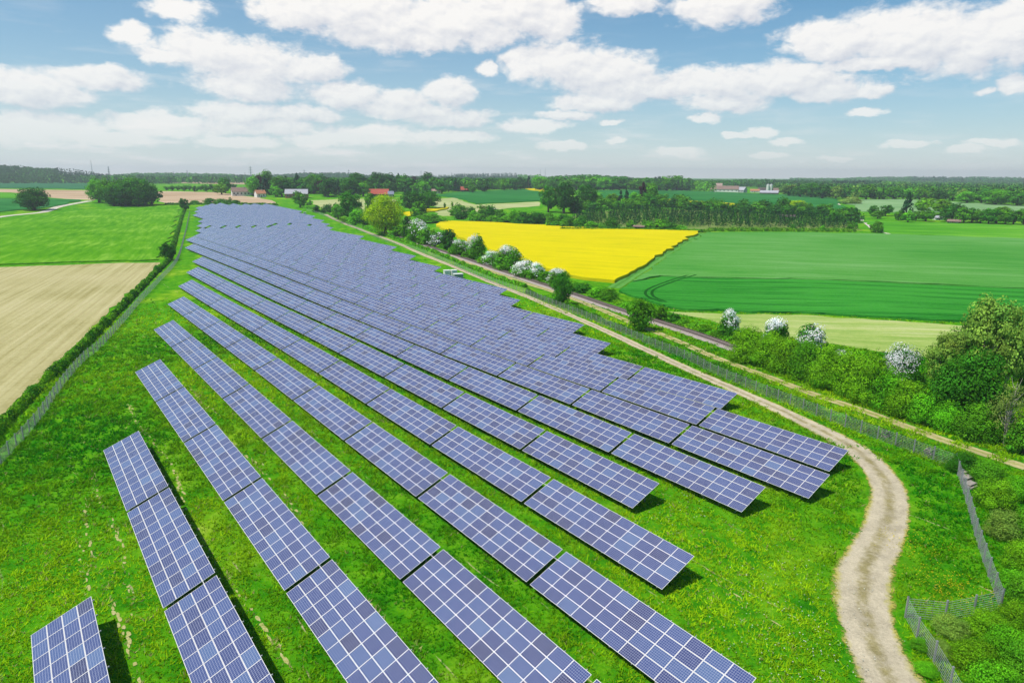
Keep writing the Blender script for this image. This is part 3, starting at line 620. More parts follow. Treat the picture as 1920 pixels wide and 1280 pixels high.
def mk_tables():
    west = {0: 53.9, 1: 88.74, 2: 123.0, 3: 156.4, 4: 187.4, 5: 217.5, 6: 247.2}
    east = {7: 34.7, 8: 32.3, 9: 34.5, 10: 55.3, 11: 89.9, 12: 106.4, 13: 140.6, 14: 157.4, 15: 209.4, 16: 243.3, 17: 276.2, 18: 328.8}
    n_of = {0: 2, 1: 5, 2: 6, 3: 8, 4: 9, 5: 10, 6: 11, 7: 13, 8: 16, 9: 18}
    tabs = []                                          # (row, west u, modules)
    for k in range(0, 30):
        if k <= 6:
            for i in range(n_of[k]): tabs.append((k, west[k] - i * PITCH_U, MODS))
            continue
        ntop = N0 + PN * k; u = east.get(k, None)
        if u is None:                                  # far rows end on the fence side of the field
            for uu in np.arange(330, 800, 2.0):
                p = NV * ntop + UV_ * uu; z = h1(*p); x, y = project((p[0], p[1], z + 2.4))
                if y < np.interp(x, [505, 530, 560, 575, 600, 615, 626], [383.0, 385.5, 392.5, 399.5, 408, 416, 425]): u = None; continue
                if x < np.interp(y, [384, 391, 399, 408, 416, 425], [530, 560, 575, 600, 615, 626]): u = uu; break
            if u is None: continue
        cnt = 0
        while True:
            n = MODS; L = PITCH_U
            if 12 <= k <= 19 and u < 427 < u + PITCH_U: n = 8; L = PITCH_U
            uw = u + n * AM
            if k in n_of and cnt >= n_of[k]: break
            p = NV * (ntop - 3.9) + UV_ * uw; x, y = project((p[0], p[1], h1(*p) + 0.8))
            if k >= 10 and (x < np.interp(y, [382, 390, 403, 426, 441, 455], [375, 366, 361, 358, 353, 350]) or y < 383.2): break
            tabs.append((k, uw, n)); u += L; cnt += 1
            if cnt > 40: break
    info = []
    for k, uw, n in tabs:
        um = uw - n * AM / 2; nm = N0 + PN * k - 2.0; c = NV * nm + UV_ * um
        info.append((float(np.hypot(*c)), k, uw, n, c))
    rows = {}
    for t_ in info: rows.setdefault(t_[1], []).append(t_)
    for k in rows: rows[k].sort(key=lambda t_: -t_[2])
    info.sort(key=lambda t_: t_[0])
    keep = set(id(t_) for t_ in info[:300]); rest = MB(); restm = []
    XA = np.array([math.sin(AZ), -math.cos(AZ)])
    for idx, t_ in enumerate(info):
        d, k, uw, n, c = t_; L = n * AM
        a = c - XA * L / 2; b = c + XA * L / 2; za, zb = h1(*a), h1(*b); sl = math.atan2(zb - za, L)
        ex = Vector((XA[0] * math.cos(sl), XA[1] * math.cos(sl), math.sin(sl))); ey = Vector((NV[0], NV[1], 0)); ez = ex.cross(ey).normalized()
        mat = Matrix(((ex.x, ey.x, ez.x, c[0]), (ex.y, ey.y, ez.y, c[1]), (ex.z, ey.z, ez.z, (za + zb) / 2), (0, 0, 0, 1)))
        if id(t_) not in keep: restm.append((mat, n)); continue
        order = rows[k].index(t_); m_ = len(rows[k])
        where = f"{ORD[order]} solar table from the left end of the {ORD[k]} panel row from the front"
        lab = ('blue ' if d < 150 else 'pale ') + where
        if k == 0 and order == 0: lab = 'short-looking blue solar table alone in the bottom left corner of the meadow'
        if d < 320:
            root = empty('solar_table', (0, 0, 0), 0); root.matrix_world = mat
        else:
            root = bpy.data.objects.new('solar_table', ARR[n]); C.objects.link(root); root.matrix_world = mat
        tag(root, lab, 'solar panel', 'solar tables standing in parallel rows')
        if d < 320:
            if d < 104:
                deep = d < 62
                for i in range(n):
                    for j in range(4):
                        q_ = Vector(tpt(i * AM - L / 2, j * BM)) - Vector(_o)
                        o = obj('solar_module', GLASS if deep else MOD, root); o.location = q_
                        if deep: obj('module_frame', FRAME, o)
            else: obj('panel_array', ARR[n], root)
            obj('support_frame', SUP[n], root)
            if d < 170:
                for i in range(5): p = obj('post', POST, root); p.location = (-L / 2 + 1.2 + i * (L - 2.4) / 4, 0, 0)
                if order < m_ - 1: obj('connector_bar', CONN, root)
    if restm:
        base = np.array([v.co[:] for v in ARR[11].vertices]); fa = np.array([p.vertices[:] for p in ARR[11].polygons]); fmi = [p.material_index for p in ARR[11].polygons]
        uvs = np.empty(len(fa) * 8, np.float32); ARR[11].uv_layers[0].data.foreach_get('uv', uvs)
        Vs, Fs, ms, us, ats = [], [], [], [], []; off = 0; rg = np.random.default_rng(2)
        for mat, n in restm:
            Mx = np.array(mat); Vs.append(base @ Mx[:3, :3].T + Mx[:3, 3]); Fs.append(fa + off); off += len(base); ms += fmi; us.append(uvs); ats.append(np.repeat(rg.random(44), len(fa) // 44))
        me = mesh_np('far_solar_tables', np.vstack(Vs), np.vstack(Fs), None, mats=[PV, ALU, BACK], fmat=ms, uv=np.concatenate(us), attr=np.concatenate(ats))
        tag(obj('far_solar_tables', me), 'pale mass of the farthest solar tables at the far end of the field', 'solar panels', kind='stuff')
    print('tables', len(info), 'stuff', len(restm), 'near', sum(t_[0] < 104 for t_ in info), 'deep', sum(t_[0] < 62 for t_ in info))
mk_tables()
# ------------------------------------------------------------------ foliage
PAL = {'mid': (0.095, 0.300, 0.012), 'dark': (0.032, 0.140, 0.013), 'lime': (0.36, 0.54, 0.004), 'olive': (0.150, 0.370, 0.010), 'bright': (0.120, 0.420, 0.012),
       'birch': (0.190, 0.330, 0.045), 'fir': (0.016, 0.080, 0.022), 'purple': (0.050, 0.028, 0.026), 'white': (0.92, 0.90, 0.84), 'dry': (0.22, 0.33, 0.06), 'deep': (0.052, 0.220, 0.013)}
def unit(v): return v / (np.linalg.norm(v, axis=1)[:, None] + 1e-9)
def cards(rg, Cn, size, Nn, col, aspect=0.62):
    """leaf cards: centres, sizes, normals and colours -> vertices, faces, vertex colours"""
    k = len(Cn); t = unit(np.cross(Nn, rg.normal(size=(k, 3)))); b = np.cross(Nn, t)
    s = np.broadcast_to(np.asarray(size, float), (k,))[:, None]; s2 = s * aspect
    V = np.stack([Cn + t * s, Cn + b * s2, Cn - t * s, Cn - b * s2], 1).reshape(-1, 3)
    F = np.arange(k * 4).reshape(k, 4); return V, F, np.repeat(col, 4, 0)
def clumps(rg, kind, k):
    """clump centres (unit tree: height 1, width 1) and radii for the tree's habit"""
    if kind == 'conifer':
        z = 0.08 + 0.92 * rg.random(k) ** 1.25; r = 0.5 * (1 - z) ** 0.85 + 0.015; a = rg.random(k) * 6.283
        return np.stack([np.cos(a) * r * 0.8, np.sin(a) * r * 0.8, z - 0.1 * r], 1), 0.05 + 0.16 * (1 - z)
    d = unit(rg.normal(size=(k, 3))); rr = 0.35 + 0.65 * rg.random(k) ** 0.55
    if kind == 'dome':
        c = d * rr[:, None] * np.array([0.42, 0.42, 0.46]); c[:, 2] = np.where(d[:, 2] < 0, c[:, 2] * 0.85, c[:, 2]) + 0.47; return c, 0.11 + 0.10 * rg.random(k)
    if kind == 'bush':
        d[:, 2] = np.abs(d[:, 2]); c = d * rr[:, None] * np.array([0.40, 0.40, 0.74]); c[:, 2] += 0.08
        return c, 0.12 + 0.10 * rg.random(k)
    if kind == 'slim':
        c = d * rr[:, None] * np.array([0.36, 0.36, 0.42]); c[:, 2] += 0.56; return c, 0.10 + 0.07 * rg.random(k)
    if kind == 'airy':
        c = d * rr[:, None] * np.array([0.42, 0.42, 0.38]); c[:, 2] += 0.60; c[:, :2] *= np.clip(1.55 - 0.95 * c[:, 2:3], .5, 1.2); c[:, :2] += 0.07 * np.sign(rg.normal(size=(k, 1))) * np.array([1, .4]); return c, 0.07 + 0.08 * rg.random(k)
    low = np.where(d[:, 2] < 0, 0.85, 1.0)
    c = d * rr[:, None] * np.array([0.41, 0.41, 0.44]); c[:, 2] *= low; c[:, 2] += 0.50
    return c, 0.11 + 0.09 * rg.random(k)
def crown_arrays(kind, pal, nleaf, size, seed, flower=0.0):
    rg = np.random.default_rng(seed); k = max(14, int(nleaf ** 0.5 * 1.1)) if kind != 'conifer' else max(24, int(nleaf ** 0.5 * 1.6))
    cc, cr = clumps(rg, kind, k)
    if kind == 'tree' : pass
    idx = rg.integers(0, k, nleaf); d = unit(rg.normal(size=(nleaf, 3))); rad = cr[idx] * (0.72 + 0.28 * rg.random(nleaf))
    flat = np.array([1.0, 1.0, 0.72]); Cn = cc[idx] + d * rad[:, None] * flat
    Cn[:, 2] = np.maximum(Cn[:, 2], 0.01)
    ctr = np.array([0, 0, 0.45]); out = unit(Cn - ctr)
    Nn = unit(d * 0.95 + out * 0.40 + rg.normal(size=(nleaf, 3)) * 0.30 + np.array([0, 0, 0.22]))
    base = np.array(PAL[pal]); cl = (0.62 + 0.76 * rg.random(k))[idx] * (0.75 + 0.5 * rg.random(nleaf))
    hue = rg.normal(size=(k, 1))[idx] * np.array([[0.13, 0.04, 0.02]])
    col = np.clip(base * cl[:, None] * (1 + hue), 0.002, 0.9)
    sz = size * (0.65 + 0.7 * rg.random(nleaf))
    return rg, Cn, sz, Nn, col, out
_cache = {}
def crown_mesh(kind, pal, lod, var):
    key = (kind, pal, lod, var)
    if key in _cache: return _cache[key]
    nl, sz = {4: (2200, 0.017), 3: (16000, 0.0165), 2: (4200, 0.030), 1: (1300, 0.050), 0: (420, 0.085)}[lod]
    if kind == 'conifer': nl = int(nl * 0.8)
    rg, Cn, s, Nn, col, out = crown_arrays(kind, pal, nl, sz, hash(str(key)) % 1 + var * 77 + lod * 13 + len(kind) * 101 + len(pal) * 7)
    V, F, c = cards(rg, Cn, s, Nn, col)
    _cache[key] = mesh_np('crown', V, F, LEAF, cols=c); return _cache[key]
def blossom_mesh(lod, var):
    key = ('blossom', lod, var)
    if key in _cache: return _cache[key]
    nl, sz = {3: (8000, 0.015), 2: (3200, 0.022), 1: (620, 0.036), 0: (180, 0.06)}[lod]
    rg, Cn, s, Nn, col, out = crown_arrays('bush', 'white', nl * 2, sz, 900 + var * 31 + lod)
    up = out @ unit(np.array([[-0.55, -0.25, 0.75]]))[0]; m = up > (-0.10 + 0.62 * rg.random(len(up))) - 0.15 * (var % 2)
    Cn = Cn * np.array([1.04, 1.04, 1.03])
    V, F, c = cards(rg, Cn[m], s[m], Nn[m], np.clip(col[m] * 1.1, 0.5, 0.90)); _cache[key] = mesh_np('blossom', V, F, LEAF, cols=c); return _cache[key]
def trunk_mesh(kind, var):
    key = ('trunk', kind, var)
    if key in _cache: return _cache[key]
    if kind == 'twiggy':
        rg = random.Random(3); mb = MB()
        for (bx, tx, ty, hz) in ((-.03, -.20, .05, .80), (.03, .24, -.06, .92), (0, .03, .1, .7)):
            P = [(bx + (tx - bx) * f ** 1.3, ty * f, hz * f) for f in (0, .2, .4, .6, .8, 1)]; mb.tube(P, [.026, .022, .018, .014, .010, .004], 6)
            for f in (.35, .5, .62, .74, .86):
                for q_ in range(2):
                    p = (bx + (tx - bx) * f ** 1.3, ty * f, hz * f); a = rg.random() * 6.28; l_ = rg.uniform(.12, .26); mb.tube([p, (p[0] + math.cos(a) * l_ * .6, p[1] + math.sin(a) * l_ * .6, p[2] + .09), (p[0] + math.cos(a) * l_, p[1] + math.sin(a) * l_, p[2] + .19)], [.008, .005, .002], 4)
        _cache[key] = mb.mesh('trunk', BARK_PALE); return _cache[key]
    rg = random.Random(var * 5 + len(kind)); mb = MB(); top = {'conifer': 0.92, 'slim': 0.8, 'bush': 0.35, 'dome': 0.5}.get(kind, 0.62); r0 = {'bush': 0.03, 'slim': 0.045}.get(kind, 0.05)
    pts = [(0, 0, -0.03)]; x = y = 0
    for i in range(1, 6): x += rg.uniform(-.02, .02); y += rg.uniform(-.02, .02); pts.append((x, y, top * i / 5))
    mb.tube(pts, [r0 * (1.25 if i == 0 else 1 - 0.16 * i) for i in range(6)], 7)
    for i in range(6 if kind != 'conifer' else 0):
        z = top * (0.35 + 0.1 * i); a = rg.random() * 6.28; l_ = rg.uniform(.22, .36); p0 = (x * z, y * z, z)
        mb.tube([p0, (p0[0] + math.cos(a) * l_ * .5, p0[1] + math.sin(a) * l_ * .5, z + .09), (p0[0] + math.cos(a) * l_, p0[1] + math.sin(a) * l_, z + .2)], [r0 * .5, r0 * .33, r0 * .12], 5)
    _cache[key] = mb.mesh('trunk', BARK_PALE if kind in ('airy', 'slim') else BARK); return _cache[key]
NAME = {'tree': 'broadleaf_tree', 'conifer': 'conifer_tree', 'bush': 'bush', 'slim': 'slender_tree', 'airy': 'birch_tree', 'dome': 'broadleaf_tree'}
_vi = [0]
def plant(kind, pal, x, y, w, h, label, group=None, blossom=False, cat=None, lod=None):
    p = site(x, y); m = mpp(p); fx = float(np.interp(w, [20, 45, 80], [1.36, 1.25, 1.12])) if kind == 'bush' else float(np.interp(w, [20, 60], [1.25, 1.1]))
    fz = float(np.interp(w, [20, 45, 80], [1.30, 1.18, 1.08])) if kind == 'bush' else float(np.interp(w, [20, 60], [1.2, 1.06]))
    W = w * m * fx; H = h * m * fz; _vi[0] += 1; var = _vi[0] % 3
    if lod is None: lod = 3 if w > 60 else 2 if w > 30 else 1 if w > 13 else 0
    name = 'hawthorn_bush' if blossom else NAME[kind]
    cat = cat or ('bush' if kind == 'bush' else 'tree')
    rz = (_vi[0] * 2.399) % 6.283
    if lod == 0 and kind == 'bush' and not blossom:
        o = obj(name, crown_mesh(kind, pal, 0, var)); o.location = tuple(p); o.rotation_euler = (0, 0, rz); o.scale = (W, W, H); return tag(o, label, cat, group)
    root = empty(name, tuple(p), rz, label, cat, group); root.scale = (W, W, H)
    obj('crown', crown_mesh(kind, pal, lod, var), root)
    if blossom: obj('blossom', blossom_mesh(lod, var), root)
    obj('trunk', trunk_mesh('twiggy' if lod == 4 else kind, var), root)
    return root
def mk_trees():
    T = plant
    # left of the solar field
    T('dome', 'dark', 64, 394, 52, 40, 'round dark tree standing alone beside the farm road at the far left', None)
    for i, (x, y, w, h, pl) in enumerate([(186, 380, 36, 40, 'bright'), (206, 383, 40, 42, 'mid'), (224, 384, 42, 44, 'mid'), (243, 385, 44, 46, 'deep'), (258, 384, 44, 47, 'mid'), (272, 384, 38, 44, 'deep'), (286, 384, 30, 32, 'dark'), (213, 386, 34, 30, 'dark'), (236, 387, 36, 30, 'dark'), (262, 387, 36, 30, 'dark')]):
        T('dome', pl, x, y, w, h, f'{ORD[i]} tree of the dense grove between barley field and brown field', 'trees of the grove beside the barley field')
    T('tree', 'dark', 347, 396, 16, 21, 'small dark tree at the far end of the hedge left of the panels')
    T('tree', 'dark', 316, 488, 27, 30, 'small dark tree in the left hedge at the corner of barley and soil fields')
    for i, (x, y, w, h) in enumerate([(366, 382, 16, 6), (393, 381.5, 18, 10), (416, 382, 22, 9), (430, 381, 9, 10), (440, 382, 18, 7)]):
        T('bush', 'deep', x, y, w, h, f'{ORD[i]} low bush from the left along the far edge of the solar field', 'low bushes behind the solar field')
    for i, (x, y, w, h) in enumerate([(312, 357, 9, 8), (322, 358, 10, 9), (334, 357, 9, 8), (345, 358, 12, 11), (356, 357, 10, 9), (366, 360, 10, 10), (377, 357, 11, 10), (388, 360, 12, 12), (398, 357, 12, 10), (404, 361, 11, 10), (432, 353, 9, 8), (440, 353, 9, 7)]):
        T('tree', ('mid', 'deep', 'dark')[i % 3], x, y, w, h, f'{ORD[i]} small orchard tree from the left beyond the brown field', 'orchard trees beyond the brown field')
    T('tree', 'olive', 416, 365, 24, 20, 'yellow green round tree left of the white farmhouse')
    T('tree', 'deep', 423, 362, 20, 24, 'dark tree behind the yellow green tree by the farmhouse')
    T('tree', 'bright', 475, 368, 22, 34, 'tall bright green tree behind the white farmhouse')
    # village trees, left to right
    rg = random.Random(5); vt = []
    for i in range(84):
        x = 484 + i * 6.1 + rg.uniform(-4, 4); y = 370.5 - 8 * ss(560, 960, x) - rg.uniform(0, 10); vt.append((x, float(y)))
    vt.sort(key=lambda t_: t_[0])
    for i, (x, y) in enumerate(vt):
        if 700 < x < 728 and y > 362: y = 361
        if 540 < x < 580 and y > 364: y = 363
        kd = 'conifer' if rg.random() < 0.22 else 'tree'; w = rg.uniform(18, 34) * (0.95 - 0.3 * ss(700, 960, x)); h = w * (0.95 if kd == 'conifer' else rg.uniform(0.85, 1.15))
        if kd == 'conifer': w *= 0.6
        pl = 'fir' if kd == 'conifer' else rg.choice(['dark', 'dark', 'deep', 'deep', 'mid', 'bright', 'purple'] if x < 800 else ['dark', 'deep', 'mid', 'dark'])
        hu = {'fir': 'dark pointed', 'dark': 'dark', 'deep': 'deep green', 'mid': 'mid green', 'bright': 'bright green', 'purple': 'purple leaved'}[pl]
        T(kd, pl, x, y, w, h, f'{hu} village tree, number {i + 1} from the left among the houses', 'trees around the village houses')
    # right of the field's far end
    T('tree', 'mid', 563, 389, 25, 26, 'round mid green tree at the far right corner of the solar field')
    T('bush', 'deep', 580, 385, 9, 9, 'tiny round bush right of the tree at the solar field corner')
    T('bush', 'dark', 593, 398, 13, 12, 'small round dark bush at the end of the mesh fence')
    T('bush', 'dark', 616, 400, 22, 16, 'wide dark bush in front of the mown field')
    T('slim', 'dark', 629, 393, 8, 11, 'small upright dark tree in front of the mown field')
    T('tree', 'deep', 656, 413, 42, 48, 'tall dark tree left of the big lime green tree')
    T('tree', 'bright', 634, 412, 22, 24, 'low yellow green tree left of the tall dark tree')
    T('bush', 'bright', 673, 421, 38, 30, 'bright green spreading bush below the tall dark tree')
    T('slim', 'mid', 694, 410, 20, 40, 'slender tree between tall dark tree and lime green tree')
    T('bush', 'olive', 655, 417, 34, 12, 'low olive scrub along the slope beside the fence', None)
    T('dome', 'lime', 723, 441, 68, 72, 'big round lime green tree beside the railway', lod=3)
    T('bush', 'mid', 747, 444, 30, 20, 'green bush at the right foot of the lime green tree')
    T('dome', 'dark', 775, 397, 42, 36, 'left dark round tree of the cluster behind the lime tree')
    T('dome', 'deep', 803, 392, 40, 32, 'right dark round tree of the cluster behind the lime tree')
    T('tree', 'mid', 787, 411, 30, 30, 'mid green tree in front of the dark cluster, by the yellow strip')
    T('bush', 'mid', 808, 417, 58, 17, 'long low bush at the left tip of the rapeseed field')
    T('slim', 'olive', 834, 392, 5, 10, 'left one of two tiny young trees in the pale field')
    T('slim', 'olive', 848, 391, 5, 11, 'right one of two tiny young trees in the pale field')
    T('slim', 'dark', 765, 449, 20, 38, 'narrow dark tree left of the first white hawthorn')
    hw = [(783, 455, 30, 34), (797, 459, 22, 28), (822, 462, 24, 22), (862, 478, 28, 22), (893, 485, 25, 36), (921, 497, 26, 20), (953, 506, 38, 38), (985, 520, 34, 28), (1005, 524, 26, 24), (1046, 540, 30, 30)]
    for i, (x, y, w, h) in enumerate(hw):
        T('bush', 'mid', x, y, w * 1.22, h * 1.18, f'{ORD[i]} white flowering hawthorn from the left along the rapeseed field', 'white hawthorns between railway and rapeseed field', True)
    T('bush', 'olive', 808, 453, 22, 25, 'yellow green bush between the second and third white hawthorns')
    T('tree', 'dark', 840, 469, 25, 37, 'dark upright tree right of the third white hawthorn')
    for i, (x, y, w, h) in enumerate([(876, 483, 20, 12), (907, 494, 18, 14), (935, 503, 20, 16), (970, 514, 24, 18), (1024, 531, 24, 22), (1075, 543, 28, 16), (1094, 548, 30, 18), (1118, 556, 30, 20), (1142, 563, 34, 24), (1062, 538, 24, 14)]):
        T('bush', ('mid', 'olive', 'deep', 'bright')[i % 4], x, y, w, h, f'{ORD[i]} green bush from the left filling the gaps below the hawthorns', 'green bushes along the railway')
    T('dome', 'deep', 1053, 572, 36, 56, 'dark tree standing in front of the rails near the fence')
    T('dome', 'mid', 1197, 619, 54, 60, 'round green tree hiding the rails, right of the dark fence tree')
    T('bush', 'mid', 1236, 600, 28, 28, 'dark bush right behind the round tree at the rails')
    T('bush', 'deep', 1262, 604, 22, 17, 'low bush between the rails and the hay meadow')
    for i, (x, y, w, h) in enumerate([(1285, 610, 20, 10), (1322, 624, 24, 14), (1345, 632, 24, 13)]):
        T('bush', 'mid', x, y, w, h, f'{ORD[i]} low shrub from the left along the rails by the hay meadow', 'low shrubs by the hay meadow')
    for i, (x, y, w, h) in enumerate([(1366, 634, 38, 50), (1452, 662, 42, 66), (1516, 680, 56, 76), (1578, 704, 46, 46), (1686, 742, 78, 102)]):
        T('bush', 'deep', x, y, w, h, f'{ORD[i]} white hawthorn from the left behind the olive thicket', 'hawthorns by the hay meadow', True)
    # the olive thicket along the grass path
    th = [(1400, 690, 66, 62), (1437, 698, 64, 60), (1474, 710, 70, 64), (1512, 724, 70, 70), (1550, 738, 72, 76), (1590, 752, 74, 86), (1628, 768, 76, 92), (1662, 780, 72, 78), (1700, 794, 74, 70), (1738, 806, 72, 60)]
    for i, (x, y, w, h) in enumerate(th):
        T('bush', ('olive', 'olive', 'olive', 'mid')[i % 4] if i < 7 else ('olive', 'bright')[i % 2], x, y - 13, w, h * 1.14, f'{ORD[i]} olive green bush from the left in the thicket along the grass path', 'olive thicket along the grass path', lod=3)
    T('bush', 'bright', 1610, 700, 44, 40, 'upright bright bush behind the thicket, right of the fourth hawthorn')
    T('bush', 'mid', 1560, 690, 44, 44, 'green bush between the third and fourth hawthorns')
    # big trees at the right edge
    T('airy', 'birch', 1830, 752, 112, 184, 'tall grey green birch with open crown at the right edge')
    T('airy', 'birch', 1766, 752, 74, 128, 'smaller grey green birch left of the tall birch')
    T('airy', 'birch', 1876, 756, 66, 176, 'right birch of the group at the right edge')
    T('dome', 'deep', 1804, 798, 124, 146, 'dense dark green tree in front of the birches')
    T('bush', 'bright', 1778, 806, 66, 66, 'bright leafy bush at the left foot of the dense dark tree')
    T('bush', 'mid', 1830, 822, 82, 76, 'mid green bush below the dense dark tree')
    T('airy', 'dry', 1882, 836, 74, 124, 'sparse olive tree with pale bare trunks at the right edge', lod=4)
    T('bush', 'mid', 1918, 850, 60, 70, 'bush at the right frame edge beside the sparse tree')
    T('tree', 'mid', 1925, 745, 70, 110, 'green tree cut by the right frame edge')
    T('bush', 'deep', 1855, 800, 70, 90, 'dark bush behind the sparse tree')
    # hedge behind the rapeseed field
    rg = random.Random(9); bl = []
    for i in range(26):
        x = 852 + i * 9.6 + rg.uniform(-3, 3); bl.append((x, float(np.interp(x, [845, 900, 960, 1010, 1100], [408, 415, 419, 424, 427])) - rg.choice([0, 1, 5, 8]), rg.uniform(18, 30), rg.uniform(13, 24)))
    for i, (x, y, w, h) in enumerate(bl):
        T('bush', rg.choice(['mid', 'deep', 'dark', 'mid', 'bright']), x, y, w, h, f'hedge bush number {i + 1} from the left behind the yellow rapeseed field', 'hedge bushes behind the rapeseed field', lod=1)
    for (x, y, w, h, pl, lb) in [(1028, 398, 30, 44, 'deep', 'left tall tree behind the rapeseed hedge'), (1057, 400, 40, 52, 'dark', 'tallest dark tree behind the rapeseed hedge'), (1100, 392, 38, 42, 'deep', 'broad round tree right of the tallest dark tree'),
                           (1122, 390, 22, 22, 'mid', 'lower tree right of the broad round tree'), (1078, 400, 26, 30, 'dark', 'dark tree between the tallest and the broad tree'), (1146, 384, 22, 20, 'olive', 'olive tree left of the two small spruces'), (1217, 384, 30, 36, 'mid', 'tall green tree beside the purple tree'), (1190, 384, 22, 20, 'bright', 'bright tree left of the purple tree')]:
        T('tree', pl, x, y, w, h, lb)
    T('slim', 'purple', 1205, 384, 18, 34, 'dark purple leaved tree beside the tall green tree')
    T('conifer', 'fir', 1163, 384, 12, 22, 'left one of two small spruces above the plantation')
    T('conifer', 'fir', 1174, 385, 13, 25, 'right one of two small spruces above the plantation')
    # dark hedge at the upper edge of the plantation
    for i in range(36):
        x = 1085 + i * 14.6 + rg.uniform(-4, 4); y = float(np.interp(x, [1085, 1230, 1400, 1600], [398, 391, 400, 412])) - rg.uniform(0, 5); w = rg.uniform(22, 34)
        T('bush', rg.choice(['deep', 'dark', 'deep', 'mid']), x, y, w, w * rg.uniform(0.55, 0.85), f'dark bush number {i + 1} from the left in the hedge above the plantation', 'dark hedge above the conifer plantation', lod=1)
    T('tree', 'lime', 1490, 397, 42, 20, 'wide yellow green tree above the plantation')
    T('bush', 'mid', 1642, 436, 21, 21, 'round bush beside the gravel road at the meadow corner')
    for i, (x, y, w, h) in enumerate([(1062, 427, 24, 16), (1085, 428, 22, 14), (1110, 429, 26, 15), (1132, 430, 22, 12), (1148, 430, 24, 20), (1216, 431, 26, 18), (1236, 432, 30, 20), (1258, 433, 28, 15), (1277, 434, 22, 12), (1182, 428, 16, 14), (1488, 433, 12, 12), (1541, 434, 10, 12), (1594, 433, 14, 17)]):
        T('bush', ('mid', 'deep', 'bright')[i % 3], x, y, w, h, f'{ORD[i]} low shrub from the left between plantation and the fields', 'low shrubs below the plantation', lod=1)
    for i, (x, y, w, h) in enumerate([(1567, 416, 26, 18), (1584, 416, 28, 22), (1601, 417, 28, 22), (1602, 404, 10, 14)]):
        T('bush', ('deep', 'mid', 'dark', 'dark')[i], x, y, w, h, f'{ORD[i]} bush from the left at the right end of the plantation', 'bushes at the right end of the plantation', lod=1)
    # orchard and gardens far right
    T('conifer', 'fir', 1698, 412, 24, 42, 'tall single spruce among the orchard trees at the far right')
    od = [(1636, 405, 18, 18), (1645, 410, 20, 14), (1660, 405, 22, 18), (1684, 413, 14, 16), (1702, 417, 22, 19), (1717, 414, 16, 16), (1730, 400, 34, 26), (1736, 415, 26, 20), (1765, 403, 36, 28), (1776, 416, 26, 28), (1792, 412, 28, 26), (1806, 418, 28, 26), (1822, 417, 26, 25), (1838, 419, 28, 24), (1853, 420, 26, 26), (1868, 419, 28, 24), (1884, 421, 28, 26), (1900, 421, 26, 24), (1918, 422, 28, 26), (1876, 404, 24, 16)]
    for i, (x, y, w, h) in enumerate(od):
        T('tree', ('deep', 'mid', 'deep', 'mid', 'bright', 'mid', 'olive', 'mid', 'olive', 'deep', 'dark', 'mid', 'deep', 'mid', 'deep', 'dark', 'mid', 'deep', 'mid', 'olive')[i], x, y, w, h, f'garden tree number {i + 1} from the left beyond the bright meadow at far right', 'garden trees beyond the bright meadow', lod=1)
    T('bush', 'dry', 1594, 382, 34, 13, 'whitish shrub cluster beside the upper gravel road')
    T('tree', 'bright', 1866, 384, 48, 27, 'bright green tree at the far edge of the pale green field')
    T('tree', 'bright', 1812, 381, 34, 20, 'left bright tree in front of the far right wood')
    T('tree', 'bright', 1912, 386, 30, 20, 'bright tree at the right frame edge below the far wood')
    T('tree', 'olive', 1246, 354, 16, 10, 'small yellow green tree left of the grey farm buildings')
mk_trees()

# bushes in the bottom right corner, outside the fence
def mk_corner():
    L = [(1806, 884, 50, 40, 'deep'), (1848, 905, 56, 44, 'mid'), (1862, 948, 62, 56, 'olive'), (1908, 935, 56, 46, 'bright'), (1880, 1004, 58, 54, 'birch'), (1925, 1010, 66, 64, 'mid'), (1908, 1062, 54, 58, 'olive'),
         (1896, 1112, 50, 50, 'bright'), (1930, 1140, 70, 80, 'mid'), (1902, 1168, 56, 48, 'olive'), (1850, 1188, 66, 52, 'olive'), (1782, 1186, 56, 36, 'birch'), (1890, 1238, 84, 76, 'bright'), (1822, 1250, 78, 64, 'olive'),
         (1930, 1290, 100, 100, 'mid'), (1860, 1312, 96, 88, 'bright'), (1757, 1224, 40, 28, 'birch'), (1725, 1215, 30, 20, 'mid'), (1735, 1262, 36, 22, 'bright')]
    for i, (x, y, w, h, pl) in enumerate(L):
        plant('bush', pl, x, y, w, h, f'{ORD[i]} leafy bush from the top outside the fence in the bottom right corner', 'bushes outside the fence in the bottom right corner', lod=3)
mk_corner()

